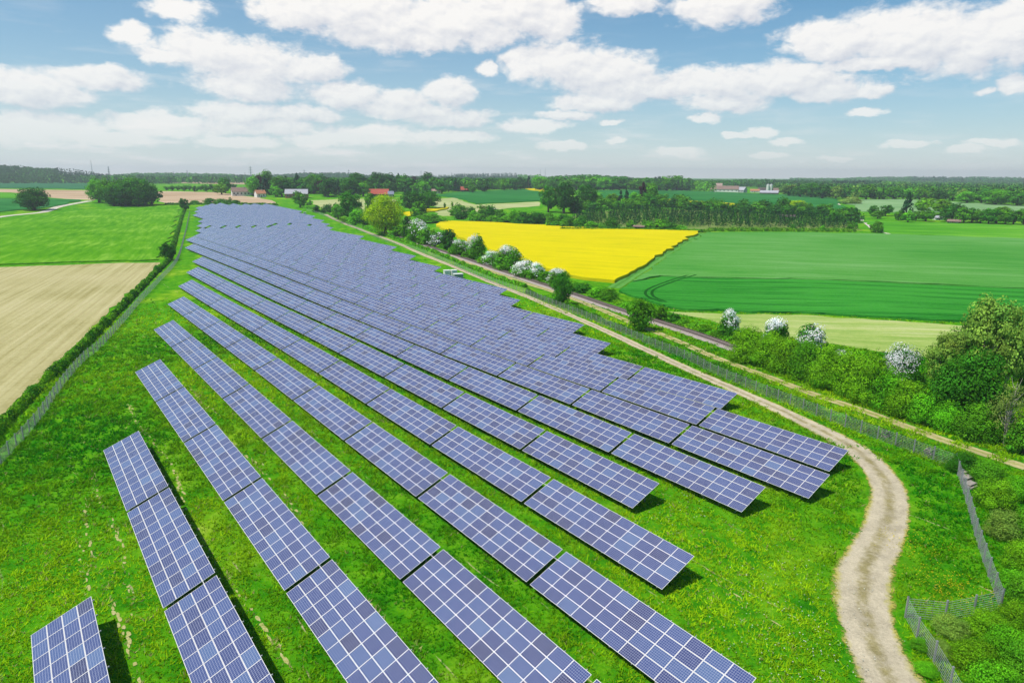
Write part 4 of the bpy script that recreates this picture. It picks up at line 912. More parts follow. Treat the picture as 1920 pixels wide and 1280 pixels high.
# hedges: one long body of leaves each
def hedge(name, px, width, hgt, label, pals, dens=26, size=0.20, seed=3, wide_px=None):
    P = densify(G2(px), 2.0); N = normals(P); L = np.concatenate([[0], np.cumsum(np.linalg.norm(np.diff(P, axis=0), axis=1))]); rg = np.random.default_rng(seed)
    k = int(L[-1] * dens * width); q_ = rg.random(k) * L[-1]
    x = np.interp(q_, L, P[:, 0]); y = np.interp(q_, L, P[:, 1]); nx = np.interp(q_, L, N[:, 0]); ny = np.interp(q_, L, N[:, 1])
    ph = rg.random(9) * 6.28; fr = np.array([.11, .19, .33, .47, .61, .87, 1.3, 1.9, 2.6])
    hw = 0.72 + sum(0.09 * np.sin(q_ * f_ + p) for f_, p in zip(fr[:6], ph)); ww = 0.85 + sum(0.08 * np.sin(q_ * f_ * 1.3 + p + 2) for f_, p in zip(fr[2:], ph))
    th = rg.random(k) * math.pi; r = 0.62 + 0.38 * rg.random(k) ** 0.6
    off = np.cos(th) * r * width / 2 * ww; zz = np.sin(th) * r * hgt * hw + 0.05
    X = x + nx * off; Y = y + ny * off; Z = height(X, Y) + zz
    out = np.stack([nx * np.cos(th), ny * np.cos(th), np.sin(th)], 1)
    Nn = unit(out * 0.8 + rg.normal(size=(k, 3)) * 0.5); bases = np.array([PAL[p] for p in pals])
    g = (np.sin(q_ * 0.35 + ph[0]) + np.sin(q_ * 0.83 + ph[1]) + rg.normal(size=k) * 0.5); bi = np.clip(((g + 2) / 4 * len(pals)).astype(int), 0, len(pals) - 1)
    col = bases[bi] * (0.65 + 0.7 * rg.random((k, 1)))
    dd = np.hypot(X, Y); sz = size * (0.6 + 0.8 * rg.random(k)) * np.clip(dd / 120, 0.8, 3.0)
    c0 = np.array([X.mean(), Y.mean(), 0.0]); Cn = np.stack([X, Y, Z], 1) - c0
    V, F, c = cards(rg, Cn, sz, Nn, col)
    o = obj(name, mesh_np(name, V, F, LEAF, cols=c)); o.location = tuple(c0); tag(o, label, 'hedge'); return o
hedge('hedge', [(-60, 880), (0, 806), (60, 742), (110, 694), (150, 657), (200, 607), (250, 555), (292, 512), (318, 484), (330, 444), (340, 410), (346, 394)], 1.9, 1.9, 'long dark hedge between the left mesh fence and the pale soil field', ['deep', 'mid', 'olive', 'dark'], 60, 0.15)
hedge('hedge', [(1786, 870), (1735, 852), (1681, 831), (1619, 807), (1514, 765), (1430, 732), (1340, 695), (1288, 669), (1215, 640), (1127, 603), (1065, 579), (987, 549)], 1.5, 1.8, 'dense trimmed hedge right behind the long mesh fence along the track', ['deep', 'mid', 'deep', 'bright'], 90, 0.13, 6)
hedge('hedge', [(985, 539), (908, 512), (830, 480), (780, 461), (726, 443), (667, 421), (631, 408), (600, 396), (570, 390)], 2.2, 1.5, 'lower rough hedge behind the far half of the mesh fence', ['olive', 'bright', 'mid'], 24, 0.2, 8)
hedge('hedge', [(760, 450), (804, 456), (867, 475), (934, 497), (1036, 532), (1080, 546)], 5.5, 2.6, 'low scrub between the rails and the hawthorns', ['mid', 'deep', 'mid', 'olive'], 16, 0.3, 12)
hedge('hedge', [(1075, 541), (1120, 553), (1170, 572), (1240, 596), (1300, 614), (1372, 640)], 4.0, 1.2, 'low scrub beside the rails below the green wheat field', ['olive', 'mid', 'bright'], 14, 0.24, 14)
hedge('hedge', [(1050, 432), (1180, 432.5), (1290, 435), (1330, 436)], 4.0, 1.0, 'low rough strip behind the right half of the rapeseed field', ['olive', 'mid'], 5, 0.5, 15)
hedge('hedge', [(1330, 433), (1450, 433), (1600, 434)], 9.0, 1.2, 'low vineyard like strip below the conifer plantation', ['olive', 'olive', 'mid'], 3, 0.5, 16)
hedge('hedge', [(310, 384.2), (450, 383.3), (520, 385)], 3.0, 1.0, 'thin scrub line behind the far edge of the solar field', ['deep', 'mid'], 5, 0.5, 17)

# woods that nobody could count
def proto(kind, pal, n, size, seed):
    rg, Cn, s, Nn, col, out = crown_arrays(kind, pal, n, size, seed); return Cn, s, Nn, col
def wood(name, pts, hts, label, mix, nleaf=46, seed=1, wf=0.62, small=False):
    """pts: tree feet (n,3); one object"""
    rg = np.random.default_rng(seed); protos = []
    for (kind, pal, wgt) in mix:
        for v in range(3): protos.append((wgt, kind, proto(kind, pal, nleaf, 0.15 if nleaf < 60 else 0.12, seed * 50 + v + len(protos))))
    w = np.array([p[0] for p in protos], float); w /= w.sum(); ch = rng_choice = rg.choice(len(protos), len(pts), p=w)
    VV, FF, CC = [], [], []; off = 0
    c0 = pts.mean(0)
    for i, (wg, kind, (Cn, s, Nn, col)) in enumerate(protos):
        idx = np.where(ch == i)[0]
        if not len(idx): continue
        k = len(Cn); H = hts[idx]; W = H * (0.46 if kind == 'conifer' else wf) * (0.85 + 0.4 * rg.random(len(idx)))
        a = rg.random(len(idx)) * 6.28; ca, sa = np.cos(a)[:, None], np.sin(a)[:, None]
        X = (Cn[None, :, 0] * ca - Cn[None, :, 1] * sa) * W[:, None]; Y = (Cn[None, :, 0] * sa + Cn[None, :, 1] * ca) * W[:, None]; Z = Cn[None, :, 2] * H[:, None]
        Pn = np.stack([X, Y, Z], -1) + (pts[idx] - c0)[:, None, :]
        NX = Nn[None, :, 0] * ca - Nn[None, :, 1] * sa; NY = Nn[None, :, 0] * sa + Nn[None, :, 1] * ca; NN = np.stack([NX, NY, np.broadcast_to(Nn[None, :, 2], NX.shape)], -1)
        sz = (s[None, :] * np.maximum(W, H * 0.5)[:, None]).ravel(); cc = np.clip(col[None] * (0.75 + 0.7 * rg.random((len(idx), 1, 1))), 0, .9).reshape(-1, 3)
        V, F, c = cards(rg, Pn.reshape(-1, 3), sz, NN.reshape(-1, 3), cc); VV.append(V); FF.append(F + off); CC.append(c); off += len(V)
    o = obj(name, mesh_np(name, np.vstack(VV), np.vstack(FF), LEAF, cols=np.vstack(CC))); o.location = tuple(c0); tag(o, label, 'wood', kind='stuff'); return o
def scatter(px, spacing, seed, grow=0.0):
    P = np.array(G2(px)); rg = np.random.default_rng(seed); lo, hi = P.min(0), P.max(0)
    n = int(np.prod(hi - lo) / spacing ** 2); X = lo[0] + rg.random(n) * (hi[0] - lo[0]); Y = lo[1] + rg.random(n) * (hi[1] - lo[1])
    m = inside(P, X, Y)
    if grow:
        d = np.hypot(X, Y); m &= rg.random(n) < np.clip((grow / d) ** 1.6, 0, 1)
    X, Y = X[m], Y[m]; return np.stack([X, Y, height(X, Y)], 1)
def mk_woods():
    rg = np.random.default_rng(4)
    def go(name, px, sp, hlo, hhi, label, mix, seed, nleaf=46, grow=0.0, wf=0.62):
        p = scatter(px, sp, seed, grow); print(name, len(p)); wood(name, p, hlo + (hhi - hlo) * rg.random(len(p)), label, mix, nleaf, seed, wf)
    MIX = [('tree', 'deep', 3), ('tree', 'mid', 2), ('tree', 'dark', 3), ('conifer', 'fir', 2)]
    go('wood', [(1006, 357), (1060, 356), (1180, 356.5), (1285, 358.5), (1300, 352), (1280, 347), (1010, 346)], 8.5, 13, 19, 'dense mixed wood on the rise behind the yellow and green fields', MIX, 21, 90, 0, 0.7)
    go('wood', [(1475, 368), (1560, 374), (1600, 376), (1690, 374.5), (1790, 377), (1920, 387), (2150, 396), (2150, 345), (1480, 345), (1440, 352)], 9.5, 11, 17, 'broad wood along the far right below the blue hill', MIX + [('tree', 'birch', 1)], 22, 60, 900, 0.75)
    T = plant; rr = random.Random(33)
    for i in range(17):
        x = 1012 + i * 17 + rr.uniform(-4, 4); pl = rr.choice(['mid', 'bright', 'deep', 'mid', 'deep']); w = rr.uniform(20, 30)
        T('tree', pl, x, 357.5 + rr.uniform(-1, 1), w, w * rr.uniform(.75, .98), f'front edge tree number {i + 1} from the left of the wood on the rise', 'trees along the edge of the wood on the rise', lod=1)
    for i in range(22):
        x = 1482 + i * 20 + rr.uniform(-6, 6); pl = rr.choice(['mid', 'deep', 'deep', 'dark', 'birch', 'bright']); w = rr.uniform(20, 32)
        T('tree', pl, x, float(np.interp(x, [1480, 1560, 1690, 1790, 1920], [368, 374, 374, 377, 387])) + rr.uniform(-1, .5), w, w * rr.uniform(.65, .9), f'front edge tree number {i + 1} from the left of the far right wood', 'trees along the edge of the far right wood', lod=1)
    go('wood', [(1295, 356), (1350, 349), (1480, 353), (1480, 344), (1290, 345)], 10, 12, 17, 'wood behind the right hand farm', MIX, 23, 50, 0, 0.7)
    go('wood', [(500, 362), (560, 364), (700, 363), (800, 361), (960, 355), (1000, 350), (990, 343), (520, 345), (490, 356)], 9, 11, 19, 'wood and gardens behind the village', [('tree', 'dark', 3), ('tree', 'deep', 3), ('tree', 'mid', 2), ('conifer', 'fir', 1)], 24, 50, 1100, 0.7)
    go('wood', [(215, 350), (300, 346), (480, 344), (480, 337), (215, 337)], 15, 13, 20, 'wood line on the horizon beyond the stubble field', MIX, 25, 40, 2000, 0.7)
    go('wood', [(-200, 338), (0, 338.5), (120, 341), (190, 346), (230, 349), (235, 337), (-200, 332)], 14, 13, 19, 'dark wood at the foot of the left hill', MIX, 26, 40, 1800, 0.7)
    # conifer plantation in rows
    P = np.array(G2([(1068, 416), (1110, 421), (1230, 424), (1330, 426), (1480, 427), (1612, 430), (1600, 418), (1480, 407), (1380, 400), (1240, 394), (1110, 400), (1085, 404)])); lo, hi = P.min(0), P.max(0); a = heading((1100, 418), (1600, 428))
    gx, gy = np.meshgrid(np.arange(-400, 400, 3.2), np.arange(-400, 400, 4.0)); c = (lo + hi) / 2; gx = gx.ravel() + rg.normal(size=gx.size) * 1.3; gy = gy.ravel() + rg.normal(size=gy.size) * 1.5
    X = c[0] + gx * math.cos(a) - gy * math.sin(a); Y = c[1] + gx * math.sin(a) + gy * math.cos(a); m = inside(P, X, Y) & (rg.random(len(X)) < 0.86); X, Y = X[m], Y[m]
    print('plantation', len(X))
    o = wood('conifer_plantation', np.stack([X, Y, height(X, Y)], 1), 3.4 + 3.4 * rg.random(len(X)) ** 1.5, 'plantation of small dark conifers in rows beyond the rapeseed field', [('conifer', 'fir', 3), ('conifer', 'deep', 1), ('conifer', 'dark', 2)], 60, 31); o['category'] = 'conifers'
mk_woods()
def ridge(sky_px, D, back, tree_h, label, mix, sp, seed, front=500.0):
    """a wooded hill whose tree tops draw the skyline"""
    xs = np.array([p[0] for p in sky_px], float); ys = np.array([p[1] for p in sky_px], float); X = np.linspace(xs[0], xs[-1], 70); Yp = np.interp(X, xs, ys)
    top = []
    for x, y in zip(X, Yp):
        d = RT * (x - 960) / F_PX - UP * (y - 640) / F_PX + FW; hd = math.hypot(d[0], d[1]); top.append((d[0] / hd, d[1] / hd, HC + d[2] / hd * D - tree_h))
    top = np.array(top); prof = [(-1, 0), (-0.75, .16), (-.5, .42), (-.25, .74), (0, 1), (.3, .9), (.7, .4), (1, 0)]; V = []
    fade = np.clip(np.minimum(np.arange(70), np.arange(69, -1, -1)) / 6, 0, 1)
    for i, (dx, dy, zt) in enumerate(top):
        for s, f in prof:
            r = D + s * (front if s < 0 else back); g = 11.0; V.append((dx * r, dy * r, g - 4 + max(0.0, (zt - g + 4)) * f * (0.3 + 0.7 * fade[i])))
    V = np.array(V); m = len(prof); i = np.arange(69)[:, None] * m; j = np.arange(m - 1)[None, :]; F = np.stack([i + j, i + j + 1, i + m + j + 1, i + m + j], -1).reshape(-1, 4)
    o = obj('hill', mesh_np('hill', V, F, bpy.data.materials['meadow_grass'], smooth=True)); tag(o, kind='structure')
    rg = np.random.default_rng(seed); G = V.reshape(70, m, 3); n = int((D * abs(math.atan2(*top[-1][:2]) - math.atan2(*top[0][:2]))) * (front + back * 0.3) / sp ** 2)
    a = rg.random(n) * 68.99; b = rg.random(n) ** 0.8 * 5.0; ia = a.astype(int); ib = b.astype(int); fa, fb = (a - ia)[:, None], (b - ib)[:, None]
    Pt = (G[ia, ib] * (1 - fa) + G[ia + 1, ib] * fa) * (1 - fb) + (G[ia, ib + 1] * (1 - fa) + G[ia + 1, ib + 1] * fa) * fb
    wood('wooded_hillside', Pt, tree_h * (0.7 + 0.5 * rg.random(n)), label, mix, 30, seed, 0.8); print('ridge', n)
MIXF = [('tree', 'deep', 3), ('tree', 'dark', 4), ('conifer', 'fir', 2), ('tree', 'mid', 1)]
ridge([(-260, 306), (-100, 306), (0, 307.5), (60, 311), (110, 313.5), (150, 319), (190, 326), (230, 330), (262, 334)], 2300, 700, 17, 'dark wooded hill on the left horizon', MIXF, 15, 41)
ridge([(170, 333), (230, 325), (290, 322), (350, 323), (420, 325), (480, 327), (545, 324), (640, 323), (700, 326), (760, 329), (800, 327), (900, 325), (960, 324), (1010, 328), (1060, 333)], 3000, 900, 20, 'long low wooded rise on the centre horizon', MIXF, 20, 42)
ridge([(960, 340), (1012, 333), (1040, 329), (1090, 327), (1150, 328.5), (1200, 331), (1250, 334), (1290, 338), (1340, 340)], 1500, 400, 16, 'wooded knoll right of the centre horizon', MIXF, 12, 43, 330)
ridge([(1240, 341), (1330, 337), (1400, 337), (1440, 335), (1500, 336.5), (1560, 340), (1620, 343), (1700, 346)], 2100, 600, 18, 'wood on the horizon behind the right hand farm', MIXF, 16, 44)
ridge([(1480, 345), (1540, 339), (1600, 333), (1660, 330.5), (1740, 330), (1800, 331), (1870, 332), (1920, 332.5), (2060, 333), (2250, 336)], 4400, 1500, 22, 'broad blue wooded hill on the right horizon', MIXF, 30, 45, 1100)
# ------------------------------------------------------------------ mesh fences
WIRE = plain('galvanised_wire', (0.42, 0.42, 0.43), 0.5, 0.1, 2, 0.3)
def fence(px, label, hgt=1.8, spacing=2.5, vstep=0.42, wire=0.017, straight=False):
    Pw = [np.array(p) for p in G2(px)]
    P = densify(Pw, 0.5) if not straight else np.vstack([np.linspace(a, b, max(2, int(np.linalg.norm(b - a) / 0.5)), endpoint=False) for a, b in zip(Pw, Pw[1:])] + [Pw[-1:]])
    L = np.concatenate([[0], np.cumsum(np.linalg.norm(np.diff(P, axis=0), axis=1))]); n = max(1, int(round(L[-1] / spacing))); q_ = np.linspace(0, L[-1], n + 1)
    X = np.interp(q_, L, P[:, 0]); Y = np.interp(q_, L, P[:, 1]); Z = height(X, Y); o0 = (X[0], Y[0], Z[0])
    root = empty('mesh_fence', o0, 0, label, 'fence')
    mb = MB(); rest = MB(); npost = 0
    pm = _cache.get('fpost')
    if pm is None:
        a = MB(); a.box(-.055, .055, -.055, .055, -.3, hgt + .06); a.box(-.062, .062, -.062, .062, hgt + .06, hgt + .075); pm = _cache['fpost'] = a.mesh('post', ZINC)
    order = np.argsort(np.hypot(X, Y)); nearest = set(order[:96].tolist())
    for i in range(n + 1):
        if i in nearest:
            p = obj('post', pm, root); p.location = (X[i] - o0[0], Y[i] - o0[1], Z[i] - o0[2])
        else: rest.box(X[i] - o0[0] - .035, X[i] - o0[0] + .035, Y[i] - o0[1] - .035, Y[i] - o0[1] + .035, Z[i] - o0[2] - .2, Z[i] - o0[2] + hgt + .06)
    if rest.v: tag(rest.build('posts', ZINC, root), kind='stuff')
    for i in range(n):
        a = np.array([X[i], Y[i], Z[i]]) - o0; b = np.array([X[i + 1], Y[i + 1], Z[i + 1]]) - o0
        d = np.hypot(X[i], Y[i]); w = wire
        for z in np.arange(0.08, hgt, 0.2): mb.bar(a + [0, 0, z], b + [0, 0, z], w, w)
        m = int(np.linalg.norm(b - a) / (vstep if d < 260 else vstep * 1.7))
        for j in range(1, m): p = a + (b - a) * j / m; mb.bar(p + [0, 0, 0.05], p + [0, 0, hgt - 0.02], w * 0.5, w * 0.5)
    mb.build('wire_mesh', WIRE, root); return root
fence([(1790, 877), (1735, 858), (1681, 837), (1619, 814), (1514, 773), (1430, 740), (1340, 702), (1288, 675), (1215, 646), (1127, 608), (1065, 584), (987, 553), (908, 524), (830, 490), (780, 470), (726, 454), (667, 429), (631, 415), (600, 402), (575, 395)],
      'long grey mesh fence running along the dirt track and railway into the distance')
fence([(1790, 877), (1806, 923), (1829, 1010), (1849, 1070), (1875, 1142)], 'grey mesh fence running down from the corner beside the beige track bend', straight=True)
fence([(1697, 1157), (1768, 1165), (1842, 1150), (1875, 1142)], 'short see-through cross fence with three posts near the bottom right corner', straight=True)
fence([(1697, 1157), (1715, 1193), (1748, 1240), (1776, 1288), (1812, 1350)], 'short mesh fence leading out of the frame at the bottom right', straight=True)
fence([(-40, 905), (10, 862), (73, 792), (117, 727), (160, 676), (187, 654), (230, 607), (267, 563), (300, 528), (333, 489), (345, 450), (352, 420), (356, 400)], 'grey mesh fence in front of the hedge left of the panels')

# ------------------------------------------------------------------ buildings
WALLW = plain('white_render', (0.66, 0.64, 0.60), 0.85, 0.1, 1); WALLG = plain('grey_render', (0.38, 0.38, 0.38), 0.85, 0.12, 1); WALLB = plain('dark_timber', (0.085, 0.062, 0.045), 0.85, 0.3, 3); WALLO = plain('red_timber', (0.36, 0.14, 0.08), 0.85, 0.15, 2)
def roof_mat(name, col):
    m, n, l, b = new_mat(name); t = NT(m); tcn = n.new('ShaderNodeTexCoord')
    w = n.new('ShaderNodeTexWave'); w.inputs['Scale'].default_value = 1.6; w.bands_direction = 'Y'; l.new(tcn.outputs['Object'], w.inputs['Vector'])
    k = t.math('ADD', t.math('MULTIPLY', w.outputs['Fac'], 0.4), t.math('MULTIPLY', t.noise(0.8, 5, 0.7, vec=tcn.outputs['Object']), 0.6))
    l.new(t.ramp(k, [(0.25, tuple(c * 0.65 for c in col)), (0.7, tuple(min(1, c * 1.25) for c in col))]), b.inputs['Base Color']); b.inputs['Roughness'].default_value = 0.8; return m
RF = {'brown': roof_mat('brown_tiles', (0.22, 0.145, 0.115)), 'orange': roof_mat('orange_tiles', (0.40, 0.17, 0.09)), 'red': roof_mat('red_tiles', (0.36, 0.075, 0.045)), 'grey': roof_mat('grey_sheet', (0.36, 0.35, 0.38)), 'dark': roof_mat('dark_tiles', (0.085, 0.065, 0.06)), 'slate': roof_mat('slate_blue', (0.20, 0.21, 0.28)), 'pink': roof_mat('faded_tiles', (0.36, 0.24, 0.20))}
GLS = plain('window_glass', (0.03, 0.035, 0.045), 0.15, 0.1, 2, 0, 0.6); DOOR = plain('door_wood', (0.14, 0.09, 0.06), 0.7, 0.2, 3)
def house(x, y, wpx, hpx, dep, wall, roof, label, cat='house', ang=0.0, wallfrac=0.5, win=3, chimney=True, name='house', flat=False):
    p = site(x, y); m = mpp(p); w = wpx * m; h = hpx * m; d = dep; hw = h * wallfrac; hr = h - hw
    yaw = math.atan2(-p[0], p[1]) + ang
    root = empty(name, tuple(p), yaw, label, cat)
    b = MB(); b.box(-w / 2, w / 2, -d / 2, d / 2, -1.0, hw)
    if not flat:
        for s in (-1, 1): b.add([(s * w / 2, -d / 2, hw), (s * w / 2, d / 2, hw), (s * w / 2, 0, h - 0.05)], [(0, 1, 2) if s > 0 else (0, 2, 1)])
    b.build('wall', wall, root)
    r = MB(); e = 0.5; o_ = 0.06
    if flat: r.add([(-w/2-e, -d/2-e, hw+.02), (w/2+e, -d/2-e, hw+.02), (w/2+e, d/2+e, h), (-w/2-e, d/2+e, h), (-w/2-e, -d/2-e, hw+.25), (w/2+e, -d/2-e, hw+.25), (w/2+e, d/2+e, h+.23), (-w/2-e, d/2+e, h+.23)], [(0,3,2,1),(4,5,6,7),(0,1,5,4),(1,2,6,5),(2,3,7,6),(3,0,4,7)])
    else:
        sl = hr / (d / 2); ez = hw - sl * e
        for s in (-1, 1):
            v = [(-w/2-e, s*(d/2+e), ez+o_), (w/2+e, s*(d/2+e), ez+o_), (w/2+e, 0, h+o_), (-w/2-e, 0, h+o_)]
            v += [(q_[0], q_[1], q_[2] + 0.22) for q_ in v]
            r.add(v, [(0,1,2,3),(4,7,6,5),(0,4,5,1),(1,5,6,2),(3,2,6,7),(0,3,7,4)])
    ro = r.build('roof', RF[roof], root)
    if chimney and not flat:
        c = MB(); c.box(w*.18, w*.18+.7, -.9, -.2, h - 0.6, h + 1.0); c.build('chimney', WALLG, ro)
    if win:
        for i in range(win):
            xx = -w/2 + w*(i+.5)/win; ww = min(1.3, w/win*.45); z0 = hw*.38; z1 = hw*.72
            fr = MB(); fr.box(xx-ww/2-.1, xx+ww/2+.1, -d/2-.06, -d/2+.05, z0-.1, z1+.1); fo = fr.build('window', WALLW if wall is not WALLW else ZINC, root)
            g = MB(); g.box(xx-ww/2, xx+ww/2, -d/2-.08, -d/2-.03, z0, z1); g.build('pane', GLS, fo)
        dd = MB(); dd.box(-w/2+w/win-.55, -w/2+w/win+.55, -d/2-.07, -d/2+.05, 0, min(2.1, hw*.85)); dd.build('door', DOOR, root)
    return root
house(452, 367, 32, 15, 10, WALLW, 'brown', 'white farmhouse with long brown roof at the left edge of the village', ang=0.12, wallfrac=.52, win=5)
house(469, 366.5, 11, 15, 9, WALLW, 'brown', 'steep gabled white house joined to the right of the long farmhouse', ang=1.3, wallfrac=.45, win=2)
house(488, 370, 17, 13, 8, WALLW, 'orange', 'small white house with orange roof right of the farmhouse', ang=0.35, wallfrac=.55, win=2)
house(557, 371, 40, 15.5, 13, WALLO, 'grey', 'long barn with grey roof and reddish timber front', 'barn', ang=-0.1, wallfrac=.5, win=4, chimney=False, name='barn')
house(655, 366, 11, 11, 8, WALLO, 'orange', 'small orange roofed house half hidden by dark village trees', wallfrac=.5, win=1)
house(711, 367, 36, 12, 14, WALLB, 'red', 'big barn with bright red roof among dark trees', 'barn', ang=-0.15, wallfrac=.28, win=3, chimney=False, name='barn')
house(733, 369, 10, 10, 8, WALLG, 'slate', 'small slate roofed house right of the red roofed barn', wallfrac=.5, win=1)
house(784, 362, 15, 10, 9, WALLW, 'dark', 'dark roofed white house left of the small white house', ang=0.9, wallfrac=.5, win=2)
house(817, 363, 16, 8, 8, WALLW, 'pink', 'small white house in front of the trees left of wheat hill', ang=0.2, wallfrac=.6, win=3)
house(874, 359.5, 20, 9, 9, WALLB, 'red', 'orange red roofed house at the top edge of the dark wheat hill', ang=0.1, wallfrac=.4, win=2)
house(905, 356, 16, 8, 9, WALLW, 'brown', 'brown roofed house right of the orange red roofed house', ang=-0.2, wallfrac=.4, win=2)
house(1264, 354, 18, 8, 10, WALLG, 'slate', 'grey house at the left end of the right hand farm', ang=0.2, wallfrac=.45, win=3)
house(1294, 354.5, 27, 11, 11, WALLW, 'pink', 'farmhouse with faded red roof second from left in the right hand farm', ang=0.1, wallfrac=.45, win=4)
house(1317, 355.5, 12, 10, 9, WALLW, 'pink', 'narrow white gabled house between farmhouse and long barn', ang=1.2, wallfrac=.5, win=2)
house(1340, 354, 26, 10, 12, WALLW, 'pink', 'barn with pale brown roof behind the long white barn', 'barn', ang=0.0, wallfrac=.45, win=3, chimney=False, name='barn')
house(1358, 360, 50, 11, 14, WALLW, 'brown', 'long white cattle barn with brown roof at the right hand farm', 'barn', ang=-0.06, wallfrac=.45, win=7, chimney=False, name='barn')
house(1389, 361, 18, 10, 12, WALLG, 'grey', 'grey shed at the right end of the long cattle barn', 'shed', ang=-0.5, wallfrac=.45, win=3, chimney=False, name='shed')
house(1415, 361, 16, 6, 9, WALLW, 'orange', 'small orange roofed building left of the silos', 'shed', wallfrac=.5, win=2, chimney=False, name='shed')
house(1431, 359, 18, 7, 10, WALLB, 'dark', 'black roofed barn directly left of the silos', 'barn', wallfrac=.45, win=2, chimney=False, name='barn')
house(1442, 364, 32, 6.5, 12, WALLB, 'grey', 'low grey roofed shed below the silos', 'shed', ang=-0.1, wallfrac=.4, win=4, chimney=False, name='shed')
house(1457, 361, 16, 8, 10, WALLB, 'brown', 'brown roofed barn right of the silos', 'barn', ang=0.3, wallfrac=.4, win=2, chimney=False, name='barn')
house(1197.5, 432, 19, 8.5, 5, WALLB, 'brown', 'small dark timber hut with grey roof behind the rapeseed field', 'hut', ang=-0.1, wallfrac=.8, win=0, chimney=False, name='hut', flat=True)
house(1476, 411, 26, 8, 6, WALLB, 'dark', 'dark open shed among bushes above the plantation', 'shed', ang=0.2, wallfrac=.55, win=2, chimney=False, name='shed')
house(1758, 412, 13, 7, 6, WALLW, 'grey', 'small white garden house among the orchard trees', 'house', ang=0.4, wallfrac=.55, win=2, chimney=False)
house(1789, 418, 20, 6, 6, WALLB, 'brown', 'low brown roofed garden shed beside the bright meadow', 'shed', ang=-0.1, wallfrac=.5, win=2, chimney=False, name='shed')
def silos():
    for i, x in enumerate((1439, 1445)):
        p = site(x, 360); m = mpp(p); r = 2.7 * m; h = 13 * m; mb = MB(); mb.tube([(0, 0, -1), (0, 0, h)], [r, r], 16); root = empty('silo', tuple(p), 0, ('left' if i == 0 else 'right') + ' one of the two white silos at the far farm', 'silo', 'white silos')
        mb.build('tank', WALLW, root); c = MB(); c.tube([(0, 0, h + .01), (0, 0, h + r * .35), (0, 0, h + r * .6)], [r * 1.03, r * .6, r * .1], 16); c.build('dome', WALLG, root)
silos()
# transformer cabinets beside the track
CAB = plain('cabinet_paint', (0.74, 0.73, 0.68), 0.5, 0.05, 1); CABG = plain('cabinet_grey', (0.30, 0.31, 0.33), 0.6, 0.1, 1)
def cabinet(x, y, wpx, hpx, label, side, ang):
    p = site(x, y); m = mpp(p); w = wpx * m; h = hpx * m; d = 1.9; root = empty('transformer_cabinet', tuple(p), ang, label, 'cabinet', 'transformer cabinets beside the track')
    b = MB(); b.box(-w/2, w/2, -d/2, d/2, .12, h); b.build('body', side, root); f = MB(); f.box(-w/2 - .05, w/2 + .05, -d/2 - .05, d/2 + .05, -.3, .12); f.build('base', CABG, root)
    r = MB(); r.box(-w/2 - .1, w/2 + .1, -d/2 - .1, d/2 + .1, h, h + .14); r.build('roof', CAB, root)
    for s in (-.25, .25):
        dr = MB(); dr.box(w*s - w*.2, w*s + w*.2, -d/2 - .03, -d/2, .25, h - .2); do = dr.build('door', side, root); hd = MB(); hd.box(w*s + .12, w*s + .16, -d/2 - .07, -d/2 - .03, h*.45, h*.6); hd.build('handle', CABG, do)
cabinet(838, 518, 11, 11, 'left white transformer cabinet at the panel edge beside the track', CAB, 0.35)
cabinet(851, 518, 10, 11.5, 'middle tall white transformer cabinet behind the grey sided one', CAB, 0.35)
cabinet(859, 522, 17, 8.5, 'front white roofed transformer cabinet with grey side beside the track', CABG, 0.35)
cabinet(563.5, 399.5, 4, 3.2, 'far left tiny white cabinet beside the panels near the village', CAB, 0.3)
cabinet(571.5, 401, 5, 3.2, 'far right tiny white cabinet beside the panels near the village', CAB, 0.3)
# stacks of weathered boxes by the fence
def stack(x, y, w, n, label):
    p = site(x, y); root = empty('box_stack', tuple(p), 0.5, label, 'stack', 'weathered stacks along the mesh fence'); rg = random.Random(int(x)); z = -.05
    for i in range(n):
        hh = rg.uniform(.2, .3); b = MB(); ox, oy = rg.uniform(-.12, .12), rg.uniform(-.12, .12); b.box(-w/2 + ox, w/2 + ox, -.4 + oy, .4 + oy, z, z + hh - .02)
        for k in (-.3, 0, .3): b.box(-w/2 + ox - .02, w/2 + ox + .02, k + oy - .04, k + oy + .04, z + .03, z + hh - .06)
        b.build('box', STK, root); z += hh
STK = plain('weathered_wood', (0.27, 0.235, 0.20), 0.9, 0.25, 4)
stack(1741, 853, .8, 4, 'grey weathered box stack at the fence, nearest the fence corner'); stack(1660, 820, .7, 4, 'grey weathered box stack at the fence, left of the other one')
for i, (x, y) in enumerate(((1808, 892), (1813, 903), (1818, 915))): stack(x, y, 1.3, 3, ('upper', 'middle', 'lower')[i] + ' pale box stack of three outside the fence corner')
